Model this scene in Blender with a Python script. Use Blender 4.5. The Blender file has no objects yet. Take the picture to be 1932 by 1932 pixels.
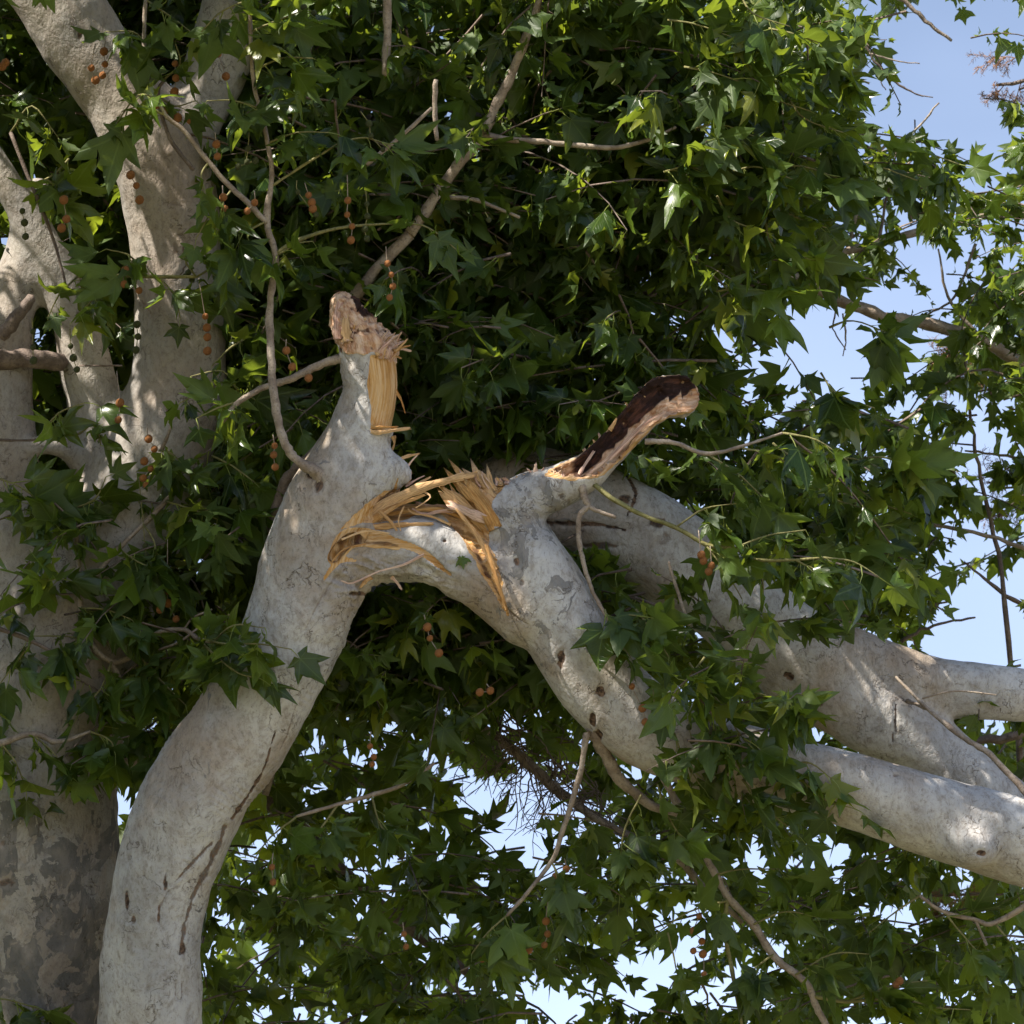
import bpy, math, random
import numpy as np
from mathutils import Vector, Matrix

random.seed(7)
RNG = np.random.default_rng(7)
scene = bpy.context.scene
col = scene.collection

# ------------------------------------------------------------------ camera
PITCH = math.radians(22)
CAMZ = 1.6
HALF = math.radians(6.72)
cam_d = bpy.data.cameras.new('camera')
cam_d.sensor_width = 36
cam_d.lens = 18 / math.tan(HALF)
cam_d.clip_end = 5000
cam_d.dof.use_dof = True
cam_d.dof.focus_distance = 14.0
cam_d.dof.aperture_fstop = 9.0
cam = bpy.data.objects.new('camera', cam_d)
col.objects.link(cam)
cam.location = (0, 0, CAMZ)
cam.rotation_euler = (math.radians(90) + PITCH, 0, 0)
scene.camera = cam

# ------------------------------------------------------------------ world, sun, exposure
SUN = Vector((-0.56, -0.43, 0.71)).normalized()          # direction towards the sun
elev = math.asin(SUN.z)
azim = math.atan2(SUN.x, SUN.y)
w = bpy.data.worlds.new('World')
scene.world = w
w.use_nodes = True
nt = w.node_tree
nt.nodes.clear()
out = nt.nodes.new('ShaderNodeOutputWorld')
bg = nt.nodes.new('ShaderNodeBackground')
sky = nt.nodes.new('ShaderNodeTexSky')
sky.sky_type = 'NISHITA'
sky.sun_disc = False
sky.sun_elevation = elev
sky.sun_rotation = azim
sky.air_density = 1.0
sky.dust_density = 0.5
sky.ozone_density = 1.5
# thin bright cloud veil over the blue
tc = nt.nodes.new('ShaderNodeTexCoord')
mp = nt.nodes.new('ShaderNodeMapping')
mp.inputs['Scale'].default_value = (1.0, 1.0, 2.2)
mp.inputs['Location'].default_value = (0.37, 0.1, 0.22)
nz = nt.nodes.new('ShaderNodeTexNoise')
nz.inputs['Scale'].default_value = 3.0
nz.inputs['Detail'].default_value = 4
nz.inputs['Roughness'].default_value = 0.55
rp = nt.nodes.new('ShaderNodeMapRange')
rp.inputs['From Min'].default_value = 0.42
rp.inputs['From Max'].default_value = 0.64
rp.inputs['To Min'].default_value = 0.10
rp.inputs['To Max'].default_value = 0.95
mx = nt.nodes.new('ShaderNodeMix')
mx.data_type = 'RGBA'
mx.inputs['B'].default_value = (6.6, 7.9, 11.0, 1)
nt.links.new(tc.outputs['Generated'], mp.inputs['Vector'])
nt.links.new(mp.outputs['Vector'], nz.inputs['Vector'])
nt.links.new(nz.outputs['Fac'], rp.inputs['Value'])
# haze thickens towards the horizon
sxyz = nt.nodes.new('ShaderNodeSeparateXYZ')
nt.links.new(tc.outputs['Generated'], sxyz.inputs[0])
hz = nt.nodes.new('ShaderNodeMapRange')
hz.inputs['From Min'].default_value = 0.10
hz.inputs['From Max'].default_value = 0.52
hz.inputs['To Min'].default_value = 0.95
hz.inputs['To Max'].default_value = 0.0
nt.links.new(sxyz.outputs['Z'], hz.inputs['Value'])
av = nt.nodes.new('ShaderNodeMath')
av.operation = 'MULTIPLY_ADD'
av.use_clamp = True
av.inputs[1].default_value = 0.22
nt.links.new(rp.outputs['Result'], av.inputs[0])
nt.links.new(hz.outputs['Result'], av.inputs[2])
nt.links.new(av.outputs[0], mx.inputs['Factor'])
nt.links.new(sky.outputs['Color'], mx.inputs['A'])
nt.links.new(mx.outputs['Result'], bg.inputs['Color'])
bg.inputs['Strength'].default_value = 0.068
nt.links.new(bg.outputs['Background'], out.inputs['Surface'])

sun_d = bpy.data.lights.new('sun', 'SUN')
sun_d.energy = 5.0
sun_d.angle = math.radians(0.53)
sun_d.color = (1.0, 0.93, 0.82)
sun = bpy.data.objects.new('sun', sun_d)
col.objects.link(sun)
sun.location = (-8, 6, 20)
sun.rotation_euler = SUN.to_track_quat('Z', 'Y').to_euler()

scene.cycles.max_bounces = 6
scene.cycles.diffuse_bounces = 3
scene.cycles.glossy_bounces = 2
vs = scene.view_settings
vs.view_transform = 'Standard'
vs.look = 'None'
vs.gamma = 1.0
vs.exposure = 1.25
vs.use_curve_mapping = False

# ------------------------------------------------------------------ layout helpers
D0 = 14.0
TH = math.tan(HALF)
S0 = TH * D0 / 966.0                     # metres per layout unit at the distance D0
CP, SP = math.cos(PITCH), math.sin(PITCH)


def Pn(p):
    """layout units (x right, y down, z away from the camera) -> world metres, numpy (n,3)"""
    p = np.asarray(p, dtype=np.float64)
    d = D0 + p[:, 2] * S0
    k = TH * d / 966.0
    a = (p[:, 0] - 966.0) * k
    b = (966.0 - p[:, 1]) * k
    return np.stack([a, d * CP - b * SP, CAMZ + d * SP + b * CP], 1)


def P(x, y, z=0.0):
    return Vector(Pn(np.array([[x, y, z]]))[0])


def catmull(pts, n):
    pts = np.asarray(pts, dtype=np.float64)
    q = np.vstack([2 * pts[0] - pts[1], pts, 2 * pts[-1] - pts[-2]])
    out = []
    for i in range(1, len(q) - 2):
        p0, p1, p2, p3 = q[i - 1], q[i], q[i + 1], q[i + 2]
        for t in np.linspace(0, 1, n, endpoint=False):
            out.append(0.5 * ((2 * p1) + (-p0 + p2) * t + (2 * p0 - 5 * p1 + 4 * p2 - p3) * t * t
                              + (-p0 + 3 * p1 - 3 * p2 + p3) * t ** 3))
    out.append(q[-2])
    return np.array(out)


def hash3(ix, iy, iz, seed):
    h = (ix.astype(np.int64) * 374761393 + iy.astype(np.int64) * 668265263 + iz.astype(np.int64) * 2147483647 + seed * 1274126177) & 0xFFFFFFFF
    h = ((h ^ (h >> 13)) * 1274126177) & 0xFFFFFFFF
    h = ((h ^ (h >> 16)) * 2246822519) & 0xFFFFFFFF
    return ((h ^ (h >> 15)) & 0xFFFF).astype(np.float32) / 65535.0


def vnoise(p, scale, seed=0):
    """value noise in -1..1"""
    q = np.asarray(p, dtype=np.float32) / scale
    i = np.floor(q).astype(np.int64)
    f = q - i
    f = f * f * (3 - 2 * f)
    r = 0
    for dx in (0, 1):
        wx = f[:, 0] if dx else 1 - f[:, 0]
        for dy in (0, 1):
            wy = f[:, 1] if dy else 1 - f[:, 1]
            for dz in (0, 1):
                wz = f[:, 2] if dz else 1 - f[:, 2]
                r = r + wx * wy * wz * hash3(i[:, 0] + dx, i[:, 1] + dy, i[:, 2] + dz, seed)
    return r * 2 - 1


def sstep(a, b, x):
    t = np.clip((x - a) / (b - a), 0, 1)
    return t * t * (3 - 2 * t)


# ------------------------------------------------------------------ object helpers
def np_mesh(name, V, faces, mats=(), mat_idx=None, attrs=None, smooth=True):
    """faces: list of arrays (n,3) or (n,4)"""
    me = bpy.data.meshes.new(name)
    V = np.asarray(V, dtype=np.float32)
    me.vertices.add(len(V))
    me.vertices.foreach_set('co', V.ravel())
    li = np.concatenate([f.ravel() for f in faces]).astype(np.int32)
    lt = np.concatenate([np.full(len(f), f.shape[1], np.int32) for f in faces])
    ls = np.concatenate([[0], np.cumsum(lt)[:-1]]).astype(np.int32)
    me.loops.add(len(li))
    me.loops.foreach_set('vertex_index', li)
    me.polygons.add(len(lt))
    me.polygons.foreach_set('loop_start', ls)
    me.polygons.foreach_set('loop_total', lt)
    if smooth:
        me.polygons.foreach_set('use_smooth', np.ones(len(lt), dtype=bool))
    for m in mats:
        me.materials.append(m)
    if mat_idx is not None:
        me.polygons.foreach_set('material_index', np.asarray(mat_idx, np.int32))
    for k, v in (attrs or {}).items():
        v = np.asarray(v, dtype=np.float32)
        if v.ndim == 1:
            a = me.attributes.new(k, 'FLOAT', 'POINT')
            a.data.foreach_set('value', v)
        else:
            a = me.attributes.new(k, 'FLOAT_VECTOR', 'POINT')
            a.data.foreach_set('vector', v.ravel())
    me.update()
    return me


def tag(o, label=None, cat=None, group=None, kind=None):
    if label: o['label'] = label
    if cat: o['category'] = cat
    if group: o['group'] = group
    if kind: o['kind'] = kind
    return o


def empty(name, loc, label, cat, group=None):
    o = bpy.data.objects.new(name, None)
    col.objects.link(o)
    o.location = loc
    o.empty_display_size = 0.2
    return tag(o, label, cat, group)


def part(name, me, parent):
    o = bpy.data.objects.new(name, me)
    col.objects.link(o)
    o.parent = parent
    if parent is not None and parent.type == 'EMPTY':
        o.matrix_parent_inverse = Matrix.Translation(-Vector(parent.location))
    return o


# ------------------------------------------------------------------ materials
def new_mat(name):
    m = bpy.data.materials.new(name)
    m.use_nodes = True
    n = m.node_tree
    n.nodes.clear()
    return m, n


class NB:
    """small node builder"""
    def __init__(self, n):
        self.n = n

    def node(self, t, **kw):
        nd = self.n.nodes.new(t)
        for k, v in kw.items():
            setattr(nd, k, v)
        return nd

    def link(self, a, b):
        self.n.links.new(a, b)

    def put(self, sock, v):
        if hasattr(v, 'is_linked') or hasattr(v, 'links'):
            self.link(v, sock)
        else:
            sock.default_value = v

    def attr(self, name, o='Fac'):
        nd = self.node('ShaderNodeAttribute', attribute_name=name)
        return nd.outputs[o]

    def math(self, op, a, b=0.0, c=None, clamp=False):
        nd = self.node('ShaderNodeMath', operation=op, use_clamp=clamp)
        self.put(nd.inputs[0], a)
        self.put(nd.inputs[1], b)
        if c is not None:
            self.put(nd.inputs[2], c)
        return nd.outputs[0]

    def mix(self, f, a, b):
        nd = self.node('ShaderNodeMix', data_type='RGBA')
        self.put(nd.inputs['Factor'], f)
        self.put(nd.inputs['A'], a if hasattr(a, 'links') else (*a, 1))
        self.put(nd.inputs['B'], b if hasattr(b, 'links') else (*b, 1))
        return nd.outputs['Result']

    def rng(self, v, a, b, c=0.0, d=1.0):
        nd = self.node('ShaderNodeMapRange', interpolation_type='SMOOTHSTEP')
        self.put(nd.inputs['Value'], v)
        nd.inputs['From Min'].default_value = a
        nd.inputs['From Max'].default_value = b
        nd.inputs['To Min'].default_value = c
        nd.inputs['To Max'].default_value = d
        return nd.outputs['Result']

    def map(self, v, scale):
        nd = self.node('ShaderNodeMapping')
        self.put(nd.inputs['Vector'], v)
        nd.inputs['Scale'].default_value = scale
        return nd.outputs['Vector']

    def noise(self, v, scale, detail=4, rough=0.55, dist=0.0):
        nd = self.node('ShaderNodeTexNoise')
        self.put(nd.inputs['Vector'], v)
        nd.inputs['Scale'].default_value = scale
        nd.inputs['Detail'].default_value = detail
        nd.inputs['Roughness'].default_value = rough
        nd.inputs['Distortion'].default_value = dist
        return nd

    def voro(self, v, scale, feature='F1', rnd=1.0):
        nd = self.node('ShaderNodeTexVoronoi', feature=feature)
        self.put(nd.inputs['Vector'], v)
        nd.inputs['Scale'].default_value = scale
        nd.inputs['Randomness'].default_value = rnd
        return nd


def bark_material(name, pale, grey, brown, patch_amt):
    m, n = new_mat(name)
    b = NB(n)
    g = b.attr('grain', 'Vector')
    wood = b.attr('wood')
    dark = b.attr('dark')
    mot = b.attr('mot')
    scar = b.attr('scar')
    tob = b.node('ShaderNodeTexCoord').outputs['Object']
    gb = b.map(tob, (1.0, 1.0, 0.7))
    warp = b.noise(gb, 7, 3)
    add = b.node('ShaderNodeVectorMath', operation='MULTIPLY_ADD')
    b.link(warp.outputs['Color'], add.inputs[0])
    add.inputs[1].default_value = (0.08, 0.08, 0.08)
    b.link(gb, add.inputs[2])
    gw = add.outputs[0]
    n1 = b.noise(gb, 5, 6, 0.6).outputs['Fac']
    c = b.mix(b.rng(n1, 0.35, 0.65), grey, pale)
    n1b = b.noise(gb, 2.3, 6, 0.62).outputs['Fac']
    c = b.mix(b.math('MULTIPLY', b.rng(n1b, 0.42, 0.66), 0.85), c, brown)
    # fine blotches
    n2 = b.noise(gw, 34, 6, 0.7).outputs['Fac']
    c = b.mix(b.rng(n2, 0.46, 0.70, 0, 0.50), c, tuple(x * 0.55 for x in brown))
    n2b = b.noise(gw, 75, 4, 0.7).outputs['Fac']
    c = b.mix(b.rng(n2b, 0.47, 0.72, 0, 0.40), c, tuple(x * 0.4 for x in brown))
    # bark plates: lilac-grey scales left on the pale bark
    pm = b.noise(gw, 15 if patch_amt < 0.88 else 9, 6, 0.62, 0.6).outputs['Fac']
    thr = b.math('MULTIPLY_ADD', mot, -0.30, 0.76)
    pmask = b.rng(b.math('SUBTRACT', pm, thr), -0.004, 0.008)
    pn = b.noise(gw, 17, 4, 0.6).outputs['Fac']
    pcol = b.mix(b.rng(pn, 0.40, 0.62), tuple(x * 0.42 for x in grey), tuple(0.75 * x * 0.62 + 0.25 * y for x, y in zip(grey, brown)))
    c = b.mix(b.math('MULTIPLY', pmask, patch_amt), c, pcol)
    # a second layer of tan flakes
    pm2 = b.noise(gw, 15, 6, 0.6, 0.5).outputs['Fac']
    fmask = b.rng(b.math('SUBTRACT', pm2, b.math('MULTIPLY_ADD', mot, -0.22, 0.80)), -0.004, 0.01)
    c = b.mix(b.math('MULTIPLY', fmask, 0.7 if patch_amt > 0.88 else 0.15), c, tuple(0.6 * x + 0.4 * y for x, y in zip(brown, pale)))
    # hairline fissures
    r1 = b.noise(b.map(gw, (1.0, 1.0, 1.6)), 9, 4, 0.6).outputs['Fac']
    fm = b.noise(gb, 8, 4).outputs['Fac']
    fis = b.math('MULTIPLY', b.rng(b.math('ABSOLUTE', b.math('SUBTRACT', r1, 0.5)), 0.0, 0.010, 1, 0), b.rng(fm, 0.47, 0.60))
    r2_ = b.noise(b.map(gw, (1.0, 1.0, 0.7)), 26, 3, 0.6).outputs['Fac']
    fm2 = b.noise(gb, 12, 4).outputs['Fac']
    fis2 = b.math('MULTIPLY', b.rng(b.math('ABSOLUTE', b.math('SUBTRACT', r2_, 0.5)), 0.0, 0.014, 1, 0), b.rng(fm2, 0.48, 0.64, 0, 0.6))
    fis = b.math('MAXIMUM', fis, fis2)
    c = b.mix(b.math('MULTIPLY', fis, 0.72), c, (0.085, 0.06, 0.04))
    # pin specks
    sp = b.noise(gb, 160, 2, 0.5).outputs['Fac']
    c = b.mix(b.rng(sp, 0.60, 0.74, 0, 0.40), c, (0.10, 0.075, 0.055))
    # scars and old knots
    sn = b.noise(g, 60, 5, 0.7).outputs['Fac']
    sc = b.math('MULTIPLY', b.rng(b.math('ADD', scar, b.math('MULTIPLY', sn, 0.5)), 0.55, 0.95), 1.0)
    c = b.mix(sc, c, b.mix(b.rng(sn, 0.4, 0.6), (0.035, 0.022, 0.016), (0.16, 0.10, 0.065)))
    # torn wood
    gg = b.map(g, (1.0, 1.0, 0.045))
    w1 = b.noise(gg, 130, 5, 0.65).outputs['Fac']
    w2 = b.noise(b.map(g, (1.0, 1.0, 0.2)), 22, 4, 0.6).outputs['Fac']
    w3 = b.noise(gg, 420, 3, 0.6).outputs['Fac']
    wc = b.mix(b.rng(w2, 0.35, 0.65), (0.46, 0.22, 0.05), (0.66, 0.39, 0.15))
    wc = b.mix(b.rng(w1, 0.40, 0.66, 0, 0.75), wc, (0.74, 0.54, 0.32))
    wc = b.mix(b.rng(w1, 0.42, 0.28, 0, 0.7), wc, (0.22, 0.085, 0.025))
    wc = b.mix(b.rng(w3, 0.5, 0.75, 0, 0.35), wc, (0.25, 0.11, 0.05))
    pk = b.noise(b.map(g, (1.0, 1.0, 0.35)), 60, 5, 0.7).outputs['Fac']
    pkc = b.mix(b.rng(pk, 0.36, 0.64), (0.34, 0.15, 0.10), (0.76, 0.58, 0.46))
    wc = b.mix(b.math('MULTIPLY', b.attr('pink'), 0.75), wc, pkc)
    wn = b.noise(gg, 70, 3).outputs['Fac']
    wm = b.rng(b.math('ADD', wood, b.math('MULTIPLY_ADD', wn, 0.3, -0.15)), 0.42, 0.58)
    c = b.mix(wm, c, wc)
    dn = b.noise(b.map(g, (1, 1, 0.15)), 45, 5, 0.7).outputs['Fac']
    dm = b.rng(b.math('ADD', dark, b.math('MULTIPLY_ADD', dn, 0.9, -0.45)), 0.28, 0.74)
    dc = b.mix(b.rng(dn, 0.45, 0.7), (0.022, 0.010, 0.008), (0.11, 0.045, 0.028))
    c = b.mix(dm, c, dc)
    # relief
    h1 = b.noise(gw, 24, 5, 0.6).outputs['Fac']
    h2 = b.noise(gb, 110, 4, 0.6).outputs['Fac']
    h = b.math('MULTIPLY_ADD', h1, 0.9, b.math('MULTIPLY', h2, 0.25))
    h = b.math('MULTIPLY_ADD', fis, -0.28, h)
    h = b.math('MULTIPLY_ADD', pmask, 0.12 * patch_amt, h)
    hw = b.math('MULTIPLY_ADD', w1, 1.0, b.math('MULTIPLY', w3, 0.5))
    hh = b.node('ShaderNodeMix', data_type='FLOAT')
    b.link(wm, hh.inputs['Factor'])
    b.link(h, hh.inputs[2])
    b.link(hw, hh.inputs[3])
    bp = b.node('ShaderNodeBump')
    bp.inputs['Strength'].default_value = 0.8
    bp.inputs['Distance'].default_value = 0.012
    b.link(hh.outputs[0], bp.inputs['Height'])
    pb = b.node('ShaderNodeBsdfPrincipled')
    b.link(c, pb.inputs['Base Color'])
    pb.inputs['Roughness'].default_value = 0.82
    pb.inputs['Specular IOR Level'].default_value = 0.25
    b.link(bp.outputs['Normal'], pb.inputs['Normal'])
    o = b.node('ShaderNodeOutputMaterial')
    b.link(pb.outputs[0], o.inputs[0])
    return m


def twig_material(name, ca, cb):
    m, n = new_mat(name)
    b = NB(n)
    tcn = b.node('ShaderNodeTexCoord')
    n1 = b.noise(tcn.outputs['Object'], 22, 5, 0.6).outputs['Fac']
    c = b.mix(b.rng(n1, 0.35, 0.65), ca, cb)
    n2 = b.noise(tcn.outputs['Object'], 140, 3, 0.6).outputs['Fac']
    c = b.mix(b.rng(n2, 0.5, 0.7, 0, 0.6), c, tuple(x * 0.4 for x in ca))
    bp = b.node('ShaderNodeBump')
    bp.inputs['Strength'].default_value = 0.6
    bp.inputs['Distance'].default_value = 0.006
    b.link(n2, bp.inputs['Height'])
    pb = b.node('ShaderNodeBsdfPrincipled')
    b.link(c, pb.inputs['Base Color'])
    pb.inputs['Roughness'].default_value = 0.75
    b.link(bp.outputs['Normal'], pb.inputs['Normal'])
    o = b.node('ShaderNodeOutputMaterial')
    b.link(pb.outputs[0], o.inputs[0])
    return m


def leaf_material(name, top_a, top_b, trans):
    m, n = new_mat(name)
    b = NB(n)
    uv = b.attr('leafpos', 'Vector')
    rnd = b.attr('rnd')
    oi = b.node('ShaderNodeObjectInfo')
    r = b.math('FRACT', b.math('ADD', rnd, oi.outputs['Random']))
    r2 = b.math('FRACT', b.math('MULTIPLY', r, 7.31))
    sx = b.node('ShaderNodeSeparateXYZ')
    b.link(uv, sx.inputs[0])
    ax = b.math('ABSOLUTE', sx.outputs[0])
    ang = b.math('ARCTAN2', ax, sx.outputs[1])
    rad = b.math('SQRT', b.math('ADD', b.math('MULTIPLY', ax, ax), b.math('MULTIPLY', sx.outputs[1], sx.outputs[1])))
    d = None
    for a0 in (0.0, 0.86, 1.75):
        e = b.math('ABSOLUTE', b.math('SUBTRACT', ang, a0))
        d = e if d is None else b.math('MINIMUM', d, e)
    vein = b.rng(b.math('MULTIPLY', d, rad), 0.008, 0.022, 1, 0)
    side = b.math('SINE', b.math('MULTIPLY', b.math('SUBTRACT', rad, b.math('MULTIPLY', d, 0.9)), 42.0))
    side = b.rng(side, 0.80, 1.0, 0, 0.4)
    vein = b.math('MULTIPLY', b.math('MAXIMUM', vein, side), sx.outputs[2])
    tn = b.node('ShaderNodeTexCoord')
    n1 = b.noise(tn.outputs['Object'], 6, 3).outputs['Fac']
    c = b.mix(b.math('POWER', r, 1.7), top_a, top_b)
    c = b.mix(b.rng(n1, 0.4, 0.7, 0, 0.4), c, tuple(x * 0.65 for x in top_a))
    yel = b.math('GREATER_THAN', r2, 0.955)
    c = b.mix(b.math('MULTIPLY', yel, 0.75), c, (0.20, 0.21, 0.03))
    c = b.mix(b.math('MULTIPLY', vein, 0.45), c, (0.13, 0.19, 0.045))
    geo = b.node('ShaderNodeNewGeometry')
    und = b.mix(0.34, c, (0.075, 0.125, 0.030))
    c2 = b.mix(geo.outputs['Backfacing'], c, und)
    stalk = b.math('SUBTRACT', 1.0, sx.outputs[2])
    c2 = b.mix(stalk, c2, (0.26, 0.30, 0.07))
    pb = b.node('ShaderNodeBsdfPrincipled')
    b.link(c2, pb.inputs['Base Color'])
    rough = b.math('MULTIPLY_ADD', geo.outputs['Backfacing'], 0.25, 0.27)
    b.link(rough, pb.inputs['Roughness'])
    pb.inputs['Specular IOR Level'].default_value = 0.45
    bp = b.node('ShaderNodeBump')
    bp.inputs['Strength'].default_value = 0.35
    bp.inputs['Distance'].default_value = 0.004
    b.link(vein, bp.inputs['Height'])
    b.link(bp.outputs['Normal'], pb.inputs['Normal'])
    tr = b.node('ShaderNodeBsdfTranslucent')
    tcol = b.mix(b.math('MULTIPLY_ADD', b.math('POWER', r2, 1.5), 0.55, 0.34), c2, (0.40, 0.50, 0.03))
    b.link(tcol, tr.inputs['Color'])
    ms = b.node('ShaderNodeMixShader')
    ms.inputs[0].default_value = trans
    b.link(pb.outputs[0], ms.inputs[1])
    b.link(tr.outputs[0], ms.inputs[2])
    o = b.node('ShaderNodeOutputMaterial')
    b.link(ms.outputs[0], o.inputs[0])
    return m


def ball_material(name, ca, cb):
    m, n = new_mat(name)
    b = NB(n)
    tn = b.node('ShaderNodeTexCoord')
    v = b.voro(tn.outputs['Object'], 330)
    c = b.mix(b.rng(v.outputs['Distance'], 0.0, 0.6), ca, cb)
    bp = b.node('ShaderNodeBump')
    bp.inputs['Strength'].default_value = 1.0
    bp.inputs['Distance'].default_value = 0.003
    bp.invert = True
    b.link(v.outputs['Distance'], bp.inputs['Height'])
    pb = b.node('ShaderNodeBsdfPrincipled')
    b.link(c, pb.inputs['Base Color'])
    pb.inputs['Roughness'].default_value = 0.9
    b.link(bp.outputs['Normal'], pb.inputs['Normal'])
    o = b.node('ShaderNodeOutputMaterial')
    b.link(pb.outputs[0], o.inputs[0])
    return m


def splinter_material(name, ca, cb, cc):
    m, n = new_mat(name)
    b = NB(n)
    g = b.attr('grain', 'Vector')
    gg = b.map(g, (1, 1, 0.05))
    oi = b.node('ShaderNodeObjectInfo')
    w1 = b.noise(gg, 260, 5, 0.65).outputs['Fac']
    c = b.mix(b.rng(w1, 0.36, 0.62), ca, cb)
    c = b.mix(b.math('MULTIPLY', oi.outputs['Random'], 0.55), c, cc)
    w2 = b.noise(gg, 600, 3, 0.6).outputs['Fac']
    c = b.mix(b.rng(w2, 0.50, 0.68, 0, 0.6), c, tuple(x * 0.40 for x in ca))
    w4 = b.noise(b.map(g, (1, 1, 0.12)), 60, 4, 0.6).outputs['Fac']
    c = b.mix(b.rng(w4, 0.45, 0.30, 0, 0.6), c, tuple(x * 0.5 for x in ca))
    bp = b.node('ShaderNodeBump')
    bp.inputs['Strength'].default_value = 0.9
    bp.inputs['Distance'].default_value = 0.006
    b.link(b.math('MULTIPLY_ADD', w2, 0.4, w1), bp.inputs['Height'])
    pb = b.node('ShaderNodeBsdfPrincipled')
    b.link(c, pb.inputs['Base Color'])
    pb.inputs['Roughness'].default_value = 0.8
    pb.inputs['Specular IOR Level'].default_value = 0.25
    b.link(bp.outputs['Normal'], pb.inputs['Normal'])
    o = b.node('ShaderNodeOutputMaterial')
    b.link(pb.outputs[0], o.inputs[0])
    return m


M_BARK = bark_material('pale_bark', (0.50, 0.485, 0.46), (0.35, 0.34, 0.33), (0.29, 0.22, 0.155), 0.85)
M_BARK_MOT = bark_material('mottled_bark', (0.38, 0.345, 0.30), (0.28, 0.265, 0.25), (0.28, 0.22, 0.17), 0.9)
M_TWIG = twig_material('twig_bark', (0.20, 0.15, 0.11), (0.33, 0.27, 0.21))
M_TWIG_DARK = twig_material('dark_twig_bark', (0.10, 0.07, 0.055), (0.20, 0.15, 0.12))
M_TWIG_GREEN = twig_material('green_twig', (0.14, 0.13, 0.04), (0.22, 0.20, 0.07))
M_LEAF = leaf_material('sycamore_leaf', (0.009, 0.028, 0.006), (0.085, 0.145, 0.018), 0.42)
M_LEAF_FAR = leaf_material('sycamore_leaf_far', (0.008, 0.024, 0.005), (0.085, 0.145, 0.017), 0.44)
M_BALL = ball_material('seed_ball_ripe', (0.66, 0.30, 0.08), (0.40, 0.15, 0.04))
M_BALL_GREEN = ball_material('seed_ball_green', (0.15, 0.17, 0.04), (0.06, 0.07, 0.018))
M_SPL = splinter_material('torn_wood', (0.46, 0.23, 0.08), (0.70, 0.44, 0.20), (0.74, 0.52, 0.30))
M_SPL_PINK = splinter_material('torn_pink_wood', (0.48, 0.24, 0.18), (0.70, 0.49, 0.37), (0.74, 0.56, 0.42))
M_SPL_ORANGE = splinter_material('torn_orange_wood', (0.42, 0.19, 0.05), (0.62, 0.37, 0.14), (0.58, 0.32, 0.13))
M_DRY = twig_material('dry_seed_stalk', (0.24, 0.12, 0.06), (0.36, 0.20, 0.11))

# ------------------------------------------------------------------ ground
gm, n = new_mat('grass_ground')
b = NB(n)
tcn = b.node('ShaderNodeTexCoord')
gn = b.noise(tcn.outputs['Object'], 0.35, 6, 0.6).outputs['Fac']
gn2 = b.noise(tcn.outputs['Object'], 40, 4, 0.6).outputs['Fac']
gc = b.mix(b.rng(gn, 0.4, 0.65), (0.16, 0.15, 0.07), (0.34, 0.29, 0.19))
gc = b.mix(b.rng(gn2, 0.45, 0.7, 0, 0.4), gc, (0.08, 0.08, 0.035))
pb = b.node('ShaderNodeBsdfPrincipled')
b.link(gc, pb.inputs['Base Color'])
pb.inputs['Roughness'].default_value = 0.95
o_ = b.node('ShaderNodeOutputMaterial')
b.link(pb.outputs[0], o_.inputs[0])
N = 40
gx = np.linspace(-1, 1, N)
gx = np.sign(gx) * np.abs(gx) ** 3 * 2000
X, Y = np.meshgrid(gx, gx, indexing='ij')
Zg = np.where(np.hypot(X, Y) > 60, 2.0 * np.sin(X * 0.004) * np.cos(Y * 0.005) - 2, 0.0)
GV = np.stack([X.ravel(), Y.ravel(), Zg.ravel()], 1)
ii, jj = np.meshgrid(np.arange(N - 1), np.arange(N - 1), indexing='ij')
a_ = (ii * N + jj).ravel()
GF = np.stack([a_, a_ + N, a_ + N + 1, a_ + 1], 1)
ground = part('ground', np_mesh('ground', GV, [GF], [gm]), None)
tag(ground, 'dry grassy ground under the sycamore trees', 'ground', kind='structure')


# ------------------------------------------------------------------ signed-distance limbs -> surface-net mesh
class Chain:
    def __init__(self, pts, n=6, taper_end=True):
        c = catmull(pts, n)
        self.p = c[:, :3]
        self.r = c[:, 3]
        seg = np.linalg.norm(np.diff(self.p, axis=0), axis=1)
        self.s = np.concatenate([[0], np.cumsum(seg)])
        self.lo = (self.p - self.r[:, None]).min(0)
        self.hi = (self.p + self.r[:, None]).max(0)
        # parallel-transported frame
        t = np.gradient(self.p, axis=0)
        t /= np.linalg.norm(t, axis=1)[:, None]
        u = np.cross(t[0], [0, 0, 1.0])
        u /= np.linalg.norm(u)
        us = []
        for k in range(len(t)):
            u = u - t[k] * (u @ t[k])
            u = u / np.linalg.norm(u)
            us.append(u)
        self.u = np.array(us)
        self.v = np.cross(t, self.u)

    def dist(self, q, full=False):
        best = np.full(len(q), 1e4, np.float32)
        if full:
            bs = np.zeros(len(q), np.float32)
            bi = np.zeros(len(q), np.int32)
        q = q.astype(np.float32)
        for i in range(len(self.p) - 1):
            a = self.p[i].astype(np.float32)
            ab = (self.p[i + 1] - self.p[i]).astype(np.float32)
            L2 = float(ab @ ab) + 1e-9
            qa = q - a
            t = np.clip(qa @ ab / L2, 0, 1)
            qa -= t[:, None] * ab
            d = np.sqrt(np.einsum('ij,ij->i', qa, qa)) - (self.r[i] + t * (self.r[i + 1] - self.r[i])).astype(np.float32)
            m = d < best
            best = np.where(m, d, best)
            if full:
                bs = np.where(m, self.s[i] + t * (self.s[i + 1] - self.s[i]), bs)
                bi = np.where(m, i, bi)
        if full:
            return best, bs, bi
        return best


def smin(a, b_, k):
    h = np.clip(0.5 + 0.5 * (b_ - a) / k, 0, 1)
    return b_ + (a - b_) * h - k * h * (1 - h)


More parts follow.
